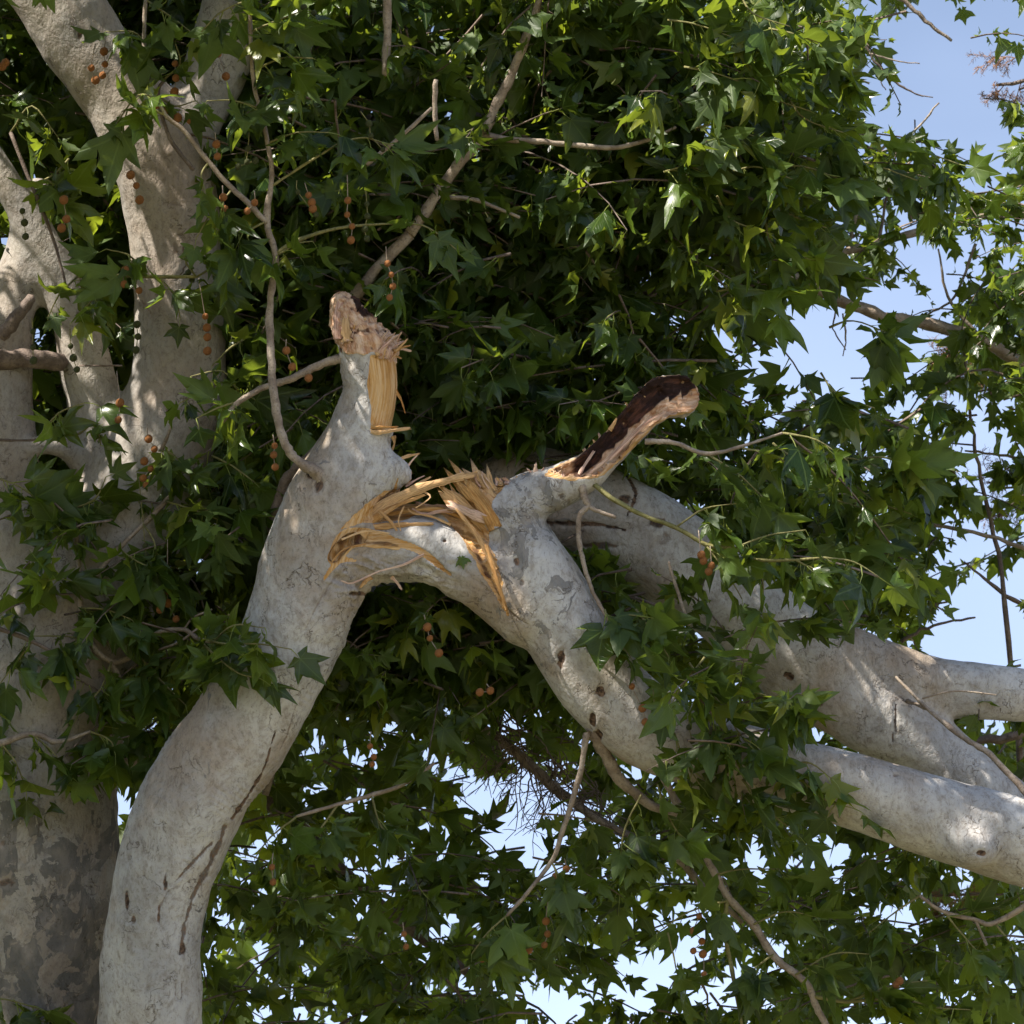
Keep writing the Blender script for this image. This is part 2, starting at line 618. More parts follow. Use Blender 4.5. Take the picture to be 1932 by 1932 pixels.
def chain_field(ch, q, pad):
    d = np.full(len(q), 1e4, np.float32)
    m = np.all((q > ch.lo - pad) & (q < ch.hi + pad), axis=1)
    if m.any():
        d[m] = ch.dist(q[m])
    return d


def limb_mesh(chains, ks, vox, carves=(), region=None):
    """union of chains minus carves, meshed; returns verts in layout units and quads"""
    def sdf(q, pad):
        d = None
        for ch, k in zip(chains, ks):
            e = chain_field(ch, q, pad)
            d = e if d is None else smin(d, e, k)
        for ch, amp, sc in carves:
            m = np.all((q > ch.lo - 30) & (q < ch.hi + 30), axis=1)
            if m.any():
                e = ch.dist(q[m])
                nn = vnoise(q[m], sc, 3) * amp + vnoise(q[m], sc * 0.4, 5) * amp * 0.5
                d[m] = np.maximum(d[m], -(e + nn))
        if region is not None:
            d = np.maximum(d, np.max(np.maximum(np.array(region[0]) - q, q - np.array(region[1])), axis=1))
        return d
    lo = np.min([c.lo for c in chains], axis=0) - 12
    hi = np.max([c.hi for c in chains], axis=0) + 12
    if region is not None:
        lo = np.maximum(lo, np.array(region[0]) - 8)
        hi = np.minimum(hi, np.array(region[1]) + 8)
    B = 8
    bs = vox * B
    nb = np.ceil((hi - lo) / bs).astype(int)
    bi = np.stack(np.meshgrid(*[np.arange(k) for k in nb], indexing='ij'), -1).reshape(-1, 3)
    cen = lo + (bi + 0.5) * bs
    dc = sdf(cen, bs * 1.2 + 20)
    act = bi[np.abs(dc) < bs * 0.95 + 14]
    loc = np.stack(np.meshgrid(*[np.arange(B + 1)] * 3, indexing='ij'), -1).reshape(-1, 3)
    nB = len(act)
    G = (act[:, None, :] * B + loc[None]).reshape(-1, 3)
    val = np.empty(len(G), np.float32)
    step = 600000
    for s in range(0, len(G), step):
        val[s:s + step] = sdf(lo + G[s:s + step] * vox, 30)
    val = val.reshape(nB, B + 1, B + 1, B + 1)
    inside = val < 0
    # active cells
    cnt = np.zeros((nB, B, B, B), np.int8)
    for dx in (0, 1):
        for dy in (0, 1):
            for dz in (0, 1):
                cnt += inside[:, dx:dx + B, dy:dy + B, dz:dz + B]
    ac = np.argwhere((cnt > 0) & (cnt < 8))
    bI, cx, cy, cz = ac.T
    corners = [(dx, dy, dz) for dx in (0, 1) for dy in (0, 1) for dz in (0, 1)]
    cv = {c: val[bI, cx + c[0], cy + c[1], cz + c[2]] for c in corners}
    acc = np.zeros((len(ac), 3))
    num = np.zeros(len(ac))
    for c in corners:
        for axx in range(3):
            if c[axx] == 0:
                c2 = list(c)
                c2[axx] = 1
                c2 = tuple(c2)
                a, e = cv[c], cv[c2]
                m = (a < 0) != (e < 0)
                t = np.where(m, a / np.where(m, a - e, 1), 0)
                pt = np.tile(np.array(c, float), (len(ac), 1))
                pt[:, axx] = t
                acc += pt * m[:, None]
                num += m
    V = acc / num[:, None]
    gcell = act[bI] * B + ac[:, 1:]
    V = lo + (V + gcell) * vox
    dims = nb * B + 4
    key = (gcell[:, 0] * dims[1] + gcell[:, 1]) * dims[2] + gcell[:, 2]
    order = np.argsort(key)
    skey = key[order]

    def look(c):
        k = (c[:, 0] * dims[1] + c[:, 1]) * dims[2] + c[:, 2]
        p = np.clip(np.searchsorted(skey, k), 0, len(skey) - 1)
        return np.where(skey[p] == k, order[p], -1)
    quads = []
    for axx in range(3):
        s0 = inside[:, :B, :B, :B]
        sl = [slice(None)] + [slice(0, B)] * 3
        sl[axx + 1] = slice(1, B + 1)
        s1 = inside[tuple(sl)]
        e = np.argwhere(s0 != s1)
        if len(e) == 0:
            continue
        flip = s0[tuple(e.T)]
        g = act[e[:, 0]] * B + e[:, 1:]
        o1, o2 = [(1, 2), (2, 0), (0, 1)][axx]
        d1 = np.zeros(3, int); d1[o1] = 1
        d2 = np.zeros(3, int); d2[o2] = 1
        q = np.stack([look(g - d1 - d2), look(g - d2), look(g), look(g - d1)], 1)
        q = np.where(flip[:, None], q, q[:, ::-1])
        quads.append(q[(q >= 0).all(1)])
    return V, np.concatenate(quads)


def vert_normals(V, Q):
    n = np.cross(V[Q[:, 2]] - V[Q[:, 0]], V[Q[:, 3]] - V[Q[:, 1]])
    N_ = np.zeros_like(V)
    for k in range(4):
        for a in range(3):
            N_[:, a] += np.bincount(Q[:, k], n[:, a], len(V))
    return N_ / (np.linalg.norm(N_, axis=1)[:, None] + 1e-9)


def relax(V, Q, it=1, f=0.5):
    for _ in range(it):
        A = np.zeros_like(V)
        C = np.zeros(len(V))
        for k in range(4):
            i, j = Q[:, k], Q[:, (k + 1) % 4]
            for a in range(3):
                A[:, a] += np.bincount(i, V[j, a], len(V)) + np.bincount(j, V[i, a], len(V))
            C += np.bincount(i, minlength=len(V)) + np.bincount(j, minlength=len(V))
        V = V + (A / np.maximum(C, 1)[:, None] - V) * f
    return V


def grain_coords(V, chains):
    best = np.full(len(V), 1e4, np.float32)
    out = np.zeros((len(V), 3), np.float32)
    for ci, ch in enumerate(chains):
        m0 = np.all((V > ch.lo - 40) & (V < ch.hi + 40), axis=1)
        idx = np.nonzero(m0)[0]
        if len(idx) == 0:
            continue
        d, s, i = ch.dist(V[idx], True)
        k = d < best[idx]
        idx, s, i, d = idx[k], s[k], i[k], d[k]
        best[idx] = d
        # position across the limb in its own frame, interpolated along the chain
        pos = np.stack([np.interp(s, ch.s, ch.p[:, a]) for a in range(3)], 1)
        U = np.stack([np.interp(s, ch.s, ch.u[:, a]) for a in range(3)], 1)
        W = np.stack([np.interp(s, ch.s, ch.v[:, a]) for a in range(3)], 1)
        r = V[idx] - pos
        out[idx] = np.stack([(r * U).sum(1), (r * W).sum(1), s], 1) * S0 + ci * 3.7
    return out


def poly2d(V, pts):
    """distance in layout x,y to a polyline with width; returns max of 1 - d/width"""
    c = catmull(np.array([[p[0], p[1], 0, p[2]] for p in pts], float), 5)
    best = np.full(len(V), -9.0)
    for i in range(len(c) - 1):
        a, e = c[i, :2], c[i + 1, :2]
        ab = e - a
        qa = V[:, :2] - a
        t = np.clip(qa @ ab / (ab @ ab + 1e-9), 0, 1)
        d = np.linalg.norm(qa - t[:, None] * ab, axis=1)
        wd = c[i, 3] + t * (c[i + 1, 3] - c[i, 3])
        best = np.maximum(best, 1 - d / np.maximum(wd, 0.5))
    return best


# ================================================================== TREE A: the broken stem
base_a = P(262, 1932, 0)
base_a = Vector((base_a.x - 0.1, base_a.y + 0.6, 0))
tree_a = empty('sycamore_tree', base_a, 'pale sycamore stem with a splintered stub and a torn split limb bent over beside it', 'tree')

stem_pts = [(262, 2180, 0, 110), (272, 2050, 0, 104), (280, 1932, 0, 99), (291, 1760, 0, 92), (318, 1620, 0, 96), (372, 1500, 0, 99),
            (452, 1380, 0, 96), (528, 1255, 0, 92), (572, 1140, 0, 98), (603, 1030, 0, 101), (640, 930, 0, 92),
            (672, 838, 0, 66), (698, 750, 0, 55), (697, 695, 0, 56), (687, 648, 0, 53), (662, 606, 0, 40), (648, 574, 0, 22)]
bridge_pts = [(590, 1100, 0, 88), (670, 1052, -6, 62), (760, 1033, -8, 60), (850, 1052, 0, 63), (930, 1092, 0, 72), (1000, 1140, 0, 80)]
r_pts = [(962, 1005, 15, 62), (1003, 1080, 8, 78), (1060, 1175, 4, 82), (1128, 1280, 0, 81), (1210, 1362, -4, 79), (1320, 1413, -8, 74),
         (1450, 1450, -8, 70), (1600, 1489, -8, 71), (1780, 1546, -8, 78), (1932, 1590, -8, 82), (2080, 1630, -8, 84), (2200, 1660, -8, 80)]
log_pts = [(945, 978, 15, 66), (1006, 937, 10, 46), (1064, 915, 5, 40), (1110, 889, 0, 34), (1150, 850, 0, 30), (1199, 798, 0, 32), (1246, 755, 0, 41), (1278, 748, 0, 42)]
flap_pts = [(690, 905, 0, 66), (735, 893, -12, 38), (757, 897, -14, 22)]
wedge_pts = [(935, 1000, -12, 34), (915, 955, -12, 34), (893, 920, -8, 22), (878, 903, -6, 9)]
core_pts = [(672, 1000, 14, 34), (740, 978, 18, 30), (810, 976, 16, 28), (870, 992, 10, 32), (925, 1020, 0, 40)]
knot_r = [(1812, 1582, -50, 44), (1840, 1600, -84, 36), (1850, 1606, -98, 24)]
chA = [Chain(p) for p in (stem_pts, bridge_pts, r_pts, log_pts, flap_pts, knot_r, wedge_pts, core_pts)]
ksA = [1, 18, 14, 16, 16, 20, 8, 6]
carve_log = Chain([(1050, 900, -12, 9), (1105, 881, -17, 20), (1147, 844, -20, 26), (1196, 791, -22, 28), (1248, 745, -29, 39), (1300, 733, -34, 40)])
carve_top = Chain([(692, 560, -12, 24), (716, 590, -12, 36), (760, 600, -6, 48), (800, 604, 0, 48)])
carve_fork = Chain([(722, 922, 5, 20), (770, 916, 10, 28), (830, 912, 14, 34), (872, 968, -30, 12), (902, 1016, -56, 17), (920, 1062, -74, 12),
                    (936, 1104, -84, 8), (952, 1140, -88, 3)])
carve_slot = Chain([(632, 1052, -96, 9), (662, 1020, -82, 10), (705, 1022, -70, 6), (750, 1030, -70, 3)])
carve_tip = Chain([(1322, 728, -20, 20), (1316, 706, 0, 20), (1290, 694, 20, 18)])
carvesA = [(carve_log, 6, 14), (carve_tip, 9, 11), (carve_top, 9, 14), (carve_fork, 6, 18), (carve_slot, 2, 12)]
V, Q = limb_mesh(chA, ksA, 3.0, carvesA, region=((-2000, -2000, -400), (2150, 2120, 400)))
V = relax(V, Q, 1, 0.35)
Nn = vert_normals(V, Q)
front = sstep(15, -15, V[:, 2] - 0)
# attributes --------------------------------------------------------------
e_log = carve_log.dist(V); e_top = carve_top.dist(V); e_fork = carve_fork.dist(V); e_slot = carve_slot.dist(V)
wood = np.zeros(len(V))
dark = np.zeros(len(V))
nz1 = vnoise(V, 22, 11)
nz2 = vnoise(V, 7, 12)
jag = nz1 * 5 + nz2 * 3
wood = np.maximum(wood, sstep(12, 6, e_log + jag * 0.5))
wood = np.maximum(wood, sstep(13, 7, e_top + jag))
wood = np.maximum(wood, sstep(12, 6, carve_tip.dist(V) + jag))
wood = np.maximum(wood, sstep(11, 5, e_fork + jag * 0.7))
wood = np.maximum(wood, sstep(8, 3, e_slot + jag * 0.3))
# yellow inner-bark rim under the open log
rim = poly2d(V, [(1030, 897, 4), (1075, 892, 15), (1120, 883, 13), (1165, 862, 8), (1200, 838, 5)])
wood = np.maximum(wood, sstep(0.0, 0.3, rim + nz1 * 0.15) * front)
ew = chA[6].dist(V); eo = np.minimum(chA[2].dist(V), chA[3].dist(V))
wedge = sstep(5, -3, ew - eo + jag * 0.6) * sstep(14, 8, ew) * sstep(4, -4, V[:, 0] + nz1 * 5 - np.interp(V[:, 1], [900, 944, 980, 1001, 1026], [966, 930, 919, 902, 897]))
wood = np.maximum(wood, wedge)
# the open notch between stem and bent limb: everything inside the bark edges is raw wood
xs_ = np.interp(V[:, 1], [900, 925, 950, 1000, 1012], [752, 728, 693, 640, 628]) + nz2 * 3
yb_ = np.interp(V[:, 0], [628, 660, 690, 760, 812, 835, 858, 882, 905, 930], [1006, 996, 988, 980, 966, 972, 996, 1020, 1050, 1080]) + nz1 * 4 + nz2 * 2
notch = np.minimum.reduce([V[:, 0] - xs_, yb_ - V[:, 1], np.interp(V[:, 1], [900, 944, 980, 1001, 1026, 1071, 1132], [966, 930, 919, 900, 895, 915, 948]) + nz1 * 5 + nz2 * 2 - V[:, 0], np.where(V[:, 0] < 785, V[:, 1] - 926, 30)])
notch = sstep(-2, 4, notch) * (V[:, 1] > 880) * (V[:, 2] < 60)
wood = np.maximum(wood, notch)
# bare panel on the stub
panel = np.minimum.reduce([V[:, 0] - (697 + nz1 * 5 + 4 * np.sin(V[:, 1] * 0.05)), V[:, 1] - (672 + nz1 * 5), (812 + nz1 * 4) - V[:, 1]])
pm = sstep(-2, 3, panel) * sstep(60, 40, V[:, 2]) * (V[:, 0] < 800)
wood = np.maximum(wood, pm)
# stripped top of the stub
tp = sstep(-2, 4, (655 + (V[:, 0] - 640) * 0.28 + nz1 * 9 + nz2 * 4) - V[:, 1]) * (V[:, 0] < 800) * (V[:, 0] > 560) * (V[:, 1] < 700)
wood = np.maximum(wood, tp)
# torn streaks on the bridge
streak = poly2d(V, [(628, 1050, 10), (655, 1015, 20), (705, 1012, 15), (755, 1024, 10), (800, 1044, 8), (850, 1085, 3)])
wood = np.maximum(wood, sstep(0.0, 0.35, streak + nz1 * 0.18) * front)
streak2 = poly2d(V, [(612, 1092, 3), (640, 1058, 7), (672, 1058, 3)])
wood = np.maximum(wood, sstep(0.0, 0.4, streak2) * front)
crack = poly2d(V, [(850, 965, 18), (890, 1015, 16), (915, 1070, 11), (938, 1118, 7), (958, 1160, 3)])
wood = np.maximum(wood, sstep(0.0, 0.35, crack + nz2 * 0.1) * front)
seam = poly2d(V, [(752, 905, 2), (745, 930, 4), (725, 950, 7), (700, 972, 8)])
wood = np.maximum(wood, sstep(0, 0.4, seam) * front)
# dark heart rot in the hollow log, dark brown stub tip, darker crack and slot
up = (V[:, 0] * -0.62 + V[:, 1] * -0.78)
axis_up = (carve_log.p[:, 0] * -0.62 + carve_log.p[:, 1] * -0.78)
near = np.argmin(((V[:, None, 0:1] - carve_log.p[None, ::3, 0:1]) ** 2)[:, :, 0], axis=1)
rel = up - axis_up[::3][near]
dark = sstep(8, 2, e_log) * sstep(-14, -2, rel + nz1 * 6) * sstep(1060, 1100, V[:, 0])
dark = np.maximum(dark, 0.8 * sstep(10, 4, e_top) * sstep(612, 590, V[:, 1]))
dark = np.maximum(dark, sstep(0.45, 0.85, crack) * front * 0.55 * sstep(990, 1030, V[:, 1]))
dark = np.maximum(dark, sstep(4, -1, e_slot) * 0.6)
# scars
scar = np.zeros(len(V))
for (x, y, rx, ry, am) in [(1058, 1243, 9, 21, .9), (1133, 1305, 12, 14, .9), (1117, 1358, 8, 20, .9), (1128, 1388, 10, 12, .9), (240, 1700, 5, 22, .8),
                           (252, 1735, 6, 10, .6), (312, 1665, 6, 22, .7), (300, 1725, 4, 26, .7), (345, 1790, 8, 16, .8), (590, 893, 18, 14, .8), (600, 915, 10, 16, .7),
                           (975, 1060, 8, 10, .7), (985, 1100, 7, 10, .6), (1048, 975, 3, 16, .9), (672, 1120, 26, 5, .7), (730, 1085, 22, 4, .6),
                           (690, 950, 5, 5, .5), (838, 1020, 5, 4, .8), (1060, 935, 9, 7, .6), (1073, 950, 6, 16, .5), (735, 830, 7, 12, .4), (1852, 1609, 13, 9, .9),
                           (640, 660, 6, 9, .7), (1690, 1462, 8, 5, .5), (1575, 1400, 8, 4, .5), (1600, 1540, 26, 4, .35)]:
    dd = np.sqrt(((V[:, 0] - x) / rx) ** 2 + ((V[:, 1] - y) / ry) ** 2)
    scar = np.maximum(scar, am * sstep(1.15, 0.5, dd + nz2 * 0.3) * front)
# long dark tears down the underside of the stem
for pts, am in [([(425, 1560, 5), (400, 1620, 7), (372, 1680, 7), (352, 1740, 6), (338, 1800, 4)], .6), ([(400, 1590, 3), (360, 1630, 4), (330, 1665, 2)], .6),
                ([(520, 1380, 2), (490, 1470, 4), (440, 1545, 6)], .7), ([(575, 1190, 3), (600, 1140, 4), (625, 1100, 5), (650, 1075, 4)], .45), ([(560, 1330, 1.5), (540, 1390, 2.5), (520, 1430, 1)], .5),
                ([(1000, 1180, 1), (975, 1165, 2.5), (958, 1150, 3)], .6), ([(940, 1125, 2), (965, 1165, 3), (1000, 1230, 1)], .5),
                ([(870, 1070, 1), (900, 1095, 2), (930, 1120, 1)], .4), ([(331, 1856, 2), (331, 1878, 2.4), (339, 1886, 2.4), (343, 1876, 2.4), (343, 1856, 2)], .5),
                ([(318, 1680, 2), (305, 1705, 3), (295, 1740, 2)], .5), ([(662, 690, 2), (650, 668, 3), (690, 662, 2)], .5)]:
    w_ = poly2d(V, pts)
    scar = np.maximum(scar, am * sstep(0.0, 0.5, w_ * 1.3 + nz2 * 0.45 + nz1 * 0.5 - 0.1) * front)
scar *= (1 - np.clip(wood, 0, 1))
# grey scale patches mostly on the bent limb's shoulder
mot = 0.22 + 0.48 * sstep(380, 80, np.hypot((V[:, 0] - 1030) * 1.0, (V[:, 1] - 1030) * 0.8)) * (V[:, 0] > 930)
mot = mot + 0.25 * sstep(60, 20, np.abs(V[:, 1] - 870)) * (V[:, 0] < 800)
# displacement ------------------------------------------------------------
disp = vnoise(V, 90, 1) * 4.0 + vnoise(V, 38, 2) * 2.2 + vnoise(V, 14, 4) * 0.7
disp = disp * (1 - 0.5 * np.clip(wood, 0, 1)) * (1 - 0.5 * sstep(960, 1040, V[:, 0]) * sstep(960, 1010, V[:, 1]))
# crumpled, folded bark under the bent-over bridge and along the torn shoulder
crump = sstep(1030, 1070, V[:, 1]) * sstep(1180, 1110, V[:, 1]) * sstep(600, 650, V[:, 0]) * sstep(900, 820, V[:, 0])
crump = np.maximum(crump, 0.35 * sstep(80, 30, np.hypot(V[:, 0] - 1010, (V[:, 1] - 975) * 1.2)))
crump = np.maximum(crump, 0.5 * sstep(70, 20, np.hypot(V[:, 0] - 640, V[:, 1] - 640)))
rot = np.stack([V[:, 0] * 0.35 + V[:, 1] * 0.12, V[:, 1] * 0.95 - V[:, 0] * 0.3, V[:, 2] * 0.5], 1)
disp += crump * (6.0 * (1 - 2 * np.abs(vnoise(rot, 16, 61))) + 3.0 * (1 - 2 * np.abs(vnoise(rot, 7, 62)))) * (1 - np.clip(wood, 0, 1))
disp -= 6.0 * pm + 5.0 * sstep(0, 0.6, streak) * front + 7 * sstep(0.1, 0.7, crack) * front + 3 * sstep(0, 0.5, rim) * front + 4 * sstep(0, .5, seam) * front
disp -= 4.0 * scar
disp += sstep(1215, 1260, V[:, 0]) * sstep(860, 820, V[:, 1]) * (nz1 * 5 + nz2 * 2.5)
rdg = 1 - 2 * np.abs(vnoise(V * np.array([1, .5, 1]), 8, 71))
disp += tp * (rdg * 4.0 + nz1 * 3)
dark = np.maximum(dark, tp * 0.55 * sstep(0.1, -0.5, rdg))
Wg = grain_coords(V, chA)
fib = vnoise(np.stack([Wg[:, 0] / S0, Wg[:, 1] / S0, Wg[:, 2] / S0 * 0.08], 1), 7, 21)
disp += np.clip(wood, 0, 1) * fib * (1.7 - 0.9 * pm) + wedge * (nz1 * 4 + nz2 * 3)
rg2 = vnoise(np.stack([V[:, 0] * 0.12 + V[:, 1] * 0.05, V[:, 1] - V[:, 0] * 0.12, V[:, 2] * 0.8], 1), 5, 91)
disp += notch * (rg2 * 2.4 - 4.0)
dark = np.maximum(dark, notch * 0.42 * sstep(-0.3, -0.7, rg2))
pink = np.maximum.reduce([0.45 * notch * sstep(-0.2, 0.4, nz1), tp * 0.9, 0.8 * sstep(9, 3, e_log), 0.55 * sstep(9, 3, e_fork) * sstep(0.1, 0.4, nz1 + 0.2), 0.25 * wedge])
wr = sstep(0.2, 0.6, vnoise(V, 60, 31)) * np.sin(Wg[:, 2] / S0 * 0.5 + vnoise(V, 30, 8) * 3) * 0.8
disp += wr * (1 - np.clip(wood, 0, 1)) * (1 - 0.7 * sstep(960, 1040, V[:, 0]))
V2 = V + Nn * disp[:, None]
limb_a = part('stem', np_mesh('stem', Pn(V2), [Q], [M_BARK], attrs=dict(wood=wood, dark=dark, scar=scar, mot=mot, pink=pink, grain=Wg)), tree_a)
limb_a['label'] = 'pale stem with torn orange wood, broken stub and bent over limb'


def tube(pts, n=5, sides=6, wob=0.0, seed=0, to_world=True):
    """pts: (x,y,z,r) in layout units, or metres when to_world is False"""
    c = catmull(np.array(pts, float), n)
    ctr, r = c[:, :3], c[:, 3]
    if to_world:
        r = r * S0 * (1 + ctr[:, 2] * S0 / D0)
        ctr = Pn(ctr)
    rg = np.random.default_rng(seed + 100)
    if wob:
        ctr = ctr + rg.normal(0, 1, ctr.shape) * (r * wob)[:, None]
    t = np.gradient(ctr, axis=0)
    t /= np.linalg.norm(t, axis=1)[:, None] + 1e-12
    u = np.cross(t[0], [0.3, 0.9, 0.2])
    Vv = []
    for k in range(len(ctr)):
        u = u - t[k] * (u @ t[k])
        u = u / (np.linalg.norm(u) + 1e-12)
        v = np.cross(t[k], u)
        rr = r[k] * (1 + 0.12 * rg.normal(0, 1, sides) * (1 if wob else 0))
        a = np.arange(sides) * 2 * math.pi / sides
        Vv.append(ctr[k] + rr[:, None] * (np.cos(a)[:, None] * u + np.sin(a)[:, None] * v))
    Vv = np.concatenate(Vv)
    k, j = np.meshgrid(np.arange(len(ctr) - 1), np.arange(sides), indexing='ij')
    k, j = k.ravel(), j.ravel()
    j2 = (j + 1) % sides
    F = np.stack([k * sides + j, k * sides + j2, (k + 1) * sides + j2, (k + 1) * sides + j], 1)
    s = np.concatenate([[0], np.cumsum(np.linalg.norm(np.diff(ctr, axis=0), axis=1))])
    e = len(ctr) * sides
    Vv = np.vstack([Vv, ctr[0], ctr[-1] + t[-1] * r[-1] * 0.6])
    j = np.arange(sides)
    T = np.concatenate([np.stack([np.full(sides, e), (j + 1) % sides, j], 1),
                        np.stack([np.full(sides, e + 1), e - sides + j, e - sides + (j + 1) % sides], 1)])
    return Vv, F, T, ctr, s


def tube_part(name, pts, mat, parent, n=5, sides=7, wob=0.10, seed=0, bark=False, to_world=True):
    Vv, F, T, ctr, s = tube(pts, n, sides, wob, seed, to_world)
    at = None
    if bark:
        sv = np.concatenate([np.repeat(s, sides), [s[0], s[-1]]])
        cc = np.vstack([np.repeat(ctr, sides, 0), ctr[0], ctr[-1]])
        rel_ = Vv - cc
        z0 = np.zeros(len(Vv))
        at = dict(grain=np.stack([rel_[:, 0] + seed, rel_[:, 1] + rel_[:, 2], sv], 1), wood=z0, dark=z0, scar=z0, mot=z0 + (0.5 if mat is M_BARK_MOT else 0.2))
    return part(name, np_mesh(name, Vv, [F, T], [mat], attrs=at), parent)


# lower trunk of A down to the ground (below the picture)
p_top = P(266, 2090, 0)
tube_part('trunk', [(p_top.x, p_top.y, p_top.z, 0.178), (p_top.x - 0.03, p_top.y + 0.05, p_top.z - 1.0, 0.20),
                    (base_a.x, base_a.y - 0.1, 1.2, 0.25), (base_a.x, base_a.y, 0.25, 0.32), (base_a.x, base_a.y, -0.15, 0.42)], M_BARK, tree_a, n=8, sides=20, wob=0.0, bark=True, to_world=False)
# far end of the bent limb beyond the picture, drooping to its tip
tube_part('limb', [(2120, 1640, -8, 82), (2320, 1700, -20, 72), (2600, 1760, -60, 55), (2900, 1780, -120, 36), (3200, 1700, -200, 16)], M_BARK, tree_a, n=6, sides=16, wob=0.02, bark=True)


def chain_part(name, lists, ks, vox, mat, parent, motf, scars=(), tears=(), label=None, dispk=1.0, seed=0):
    ch = [Chain(p) for p in lists]
    V, Q = limb_mesh(ch, ks, vox)
    V = relax(V, Q, 1, 0.35)
    Nn = vert_normals(V, Q)
    z0 = np.zeros(len(V))
    scar = z0.copy()
    nz2 = vnoise(V, 8, 12 + seed)
    zc = np.interp(V[:, 1], [0, 1932], [0, 0])
    for (x, y, rx, ry, am) in scars:
        dd = np.sqrt(((V[:, 0] - x) / rx) ** 2 + ((V[:, 1] - y) / ry) ** 2)
        scar = np.maximum(scar, am * sstep(1.15, 0.5, dd + nz2 * 0.35))
    for pts, am in tears:
        scar = np.maximum(scar, am * sstep(0, 0.5, poly2d(V, pts) + nz2 * 0.2))
    disp = dispk * (vnoise(V, 100, 1 + seed) * 6 + vnoise(V, 40, 2 + seed) * 2.6 + vnoise(V, 15, 3 + seed) * 0.7) - 4 * scar
    g = grain_coords(V, ch)
    mot = motf(V)
    o = part(name, np_mesh(name, Pn(V + Nn * disp[:, None]), [Q], [mat], attrs=dict(wood=z0, dark=z0, scar=scar, mot=mot, grain=g)), parent)
    if label:
        o['label'] = label
    return o


# limb C: shaded limb that arches behind the break and forks at the right
C1 = [(560, 1165, 190, 46), (690, 1085, 260, 50), (800, 1050, 330, 50), (895, 985, 365, 56), (975, 925, 375, 76), (1080, 955, 370, 92), (1190, 1000, 370, 93), (1310, 1080, 370, 90),
      (1420, 1170, 370, 86), (1520, 1250, 370, 84)]
C2 = [(1520, 1235, 370, 74), (1640, 1262, 370, 62), (1760, 1292, 380, 55), (1932, 1312, 400, 50), (2100, 1320, 420, 46)]
C3 = [(1520, 1270, 370, 82), (1640, 1345, 365, 76), (1740, 1405, 360, 66), (1840, 1480, 350, 58), (1960, 1570, 340, 54), (2100, 1660, 330, 48)]
chain_part('limb', [C1, C2, C3], [1, 26, 30], 5.0, M_BARK, tree_a, lambda V: 0.12 + 0.45 * sstep(1300, 1000, V[:, 0]),
           scars=[(1487, 1276, 14, 10, .9), (1545, 1325, 11, 9, .8), (1180, 940, 18, 12, .7), (1240, 985, 26, 14, .7), (1255, 1020, 16, 22, .5), (1090, 990, 60, 6, .6), (1130, 1030, 55, 9, .6)],
           tears=[([(1030, 985, 4), (1110, 988, 6), (1180, 1000, 3)], .8), ([(1180, 890, 4), (1200, 930, 6), (1185, 970, 3)], .8), ([(1690, 1330, 4), (1688, 1370, 4), (1684, 1400, 2)], .7),
                  ([(1650, 1290, 2), (1690, 1310, 4), (1716, 1330, 3)], .5)],
           label='shaded grey limb arching behind the break and forking in two', seed=40)
Dl = [(640, 1235, 420, 46), (760, 1240, 430, 44), (845, 1222, 430, 48), (930, 1285, 430, 30), (1060, 1296, 430, 26), (1180, 1330, 430, 20)]
chain_part('limb', [Dl], [1], 6.0, M_BARK, tree_a, lambda V: np.full(len(V), 0.4), seed=60)

# ================================================================== TREE B: the mottled trunk
ZB = 330
B0 = [(20, 2300, ZB, 205), (30, 1932, ZB, 196), (42, 1650, ZB, 186), (58, 1430, ZB, 165), (110, 1250, ZB, 150), (185, 1080, ZB, 128), (255, 950, ZB, 112),
      (305, 830, ZB, 98), (337, 700, ZB, 89), (335, 560, ZB, 83), (327, 420, ZB, 86), (300, 300, ZB, 88), (238, 190, ZB, 78), (160, 80, ZB, 78), (100, -20, ZB, 80), (20, -160, ZB, 74)]
B1 = [(320, 330, ZB + 15, 66), (360, 230, ZB + 30, 58), (408, 130, ZB + 50, 62), (436, 0, ZB + 60, 58), (455, -160, ZB + 70, 54)]
B2 = [(190, 1080, ZB + 40, 70), (200, 930, ZB + 40, 56), (183, 800, ZB + 40, 50), (158, 670, ZB + 40, 46), (118, 540, ZB + 40, 42), (62, 430, ZB + 40, 36), (-20, 290, ZB + 50, 28), (-80, 180, ZB + 60, 24)]
B3 = [(60, 1250, ZB + 10, 110), (30, 1050, ZB + 20, 84), (5, 850, ZB + 30, 66), (0, 700, ZB + 40, 58), (25, 560, ZB + 60, 46), (45, 470, ZB + 80, 36), (70, 360, ZB + 100, 26)]
B4 = [(25, 900, ZB + 5, 24), (50, 850, ZB - 10, 21), (90, 838, ZB - 10, 20), (130, 850, ZB + 5, 22), (165, 890, ZB + 30, 24)]
base_b = P(20, 1932, ZB)
base_b = Vector((base_b.x - 0.25, base_b.y + 1.2, 0))
tree_b = empty('sycamore_tree', base_b, 'broad mottled grey and tan sycamore trunk carrying several upright unbroken limbs', 'tree')
chain_part('trunk', [B0, B1, B2, B3, B4], [1, 30, 34, 40, 14], 6.0, M_BARK_MOT, tree_b,
           lambda V: 0.10 + 0.75 * sstep(1350, 1600, V[:, 1]) + 0.12 * sstep(900, 1100, V[:, 1]),
           scars=[(12, 1665, 22, 12, .6), (5, 1590, 14, 10, .5), (150, 65, 6, 14, .7), (330, 385, 16, 6, .5), (330, 470, 8, 20, .5), (225, 1830, 9, 10, .8)],
           tears=[([(345, 465, 2), (350, 500, 4), (330, 530, 2)], .7), ([(255, 560, 2), (270, 575, 4), (285, 600, 2)], .5)], seed=80)
tb = P(22, 2250, ZB)
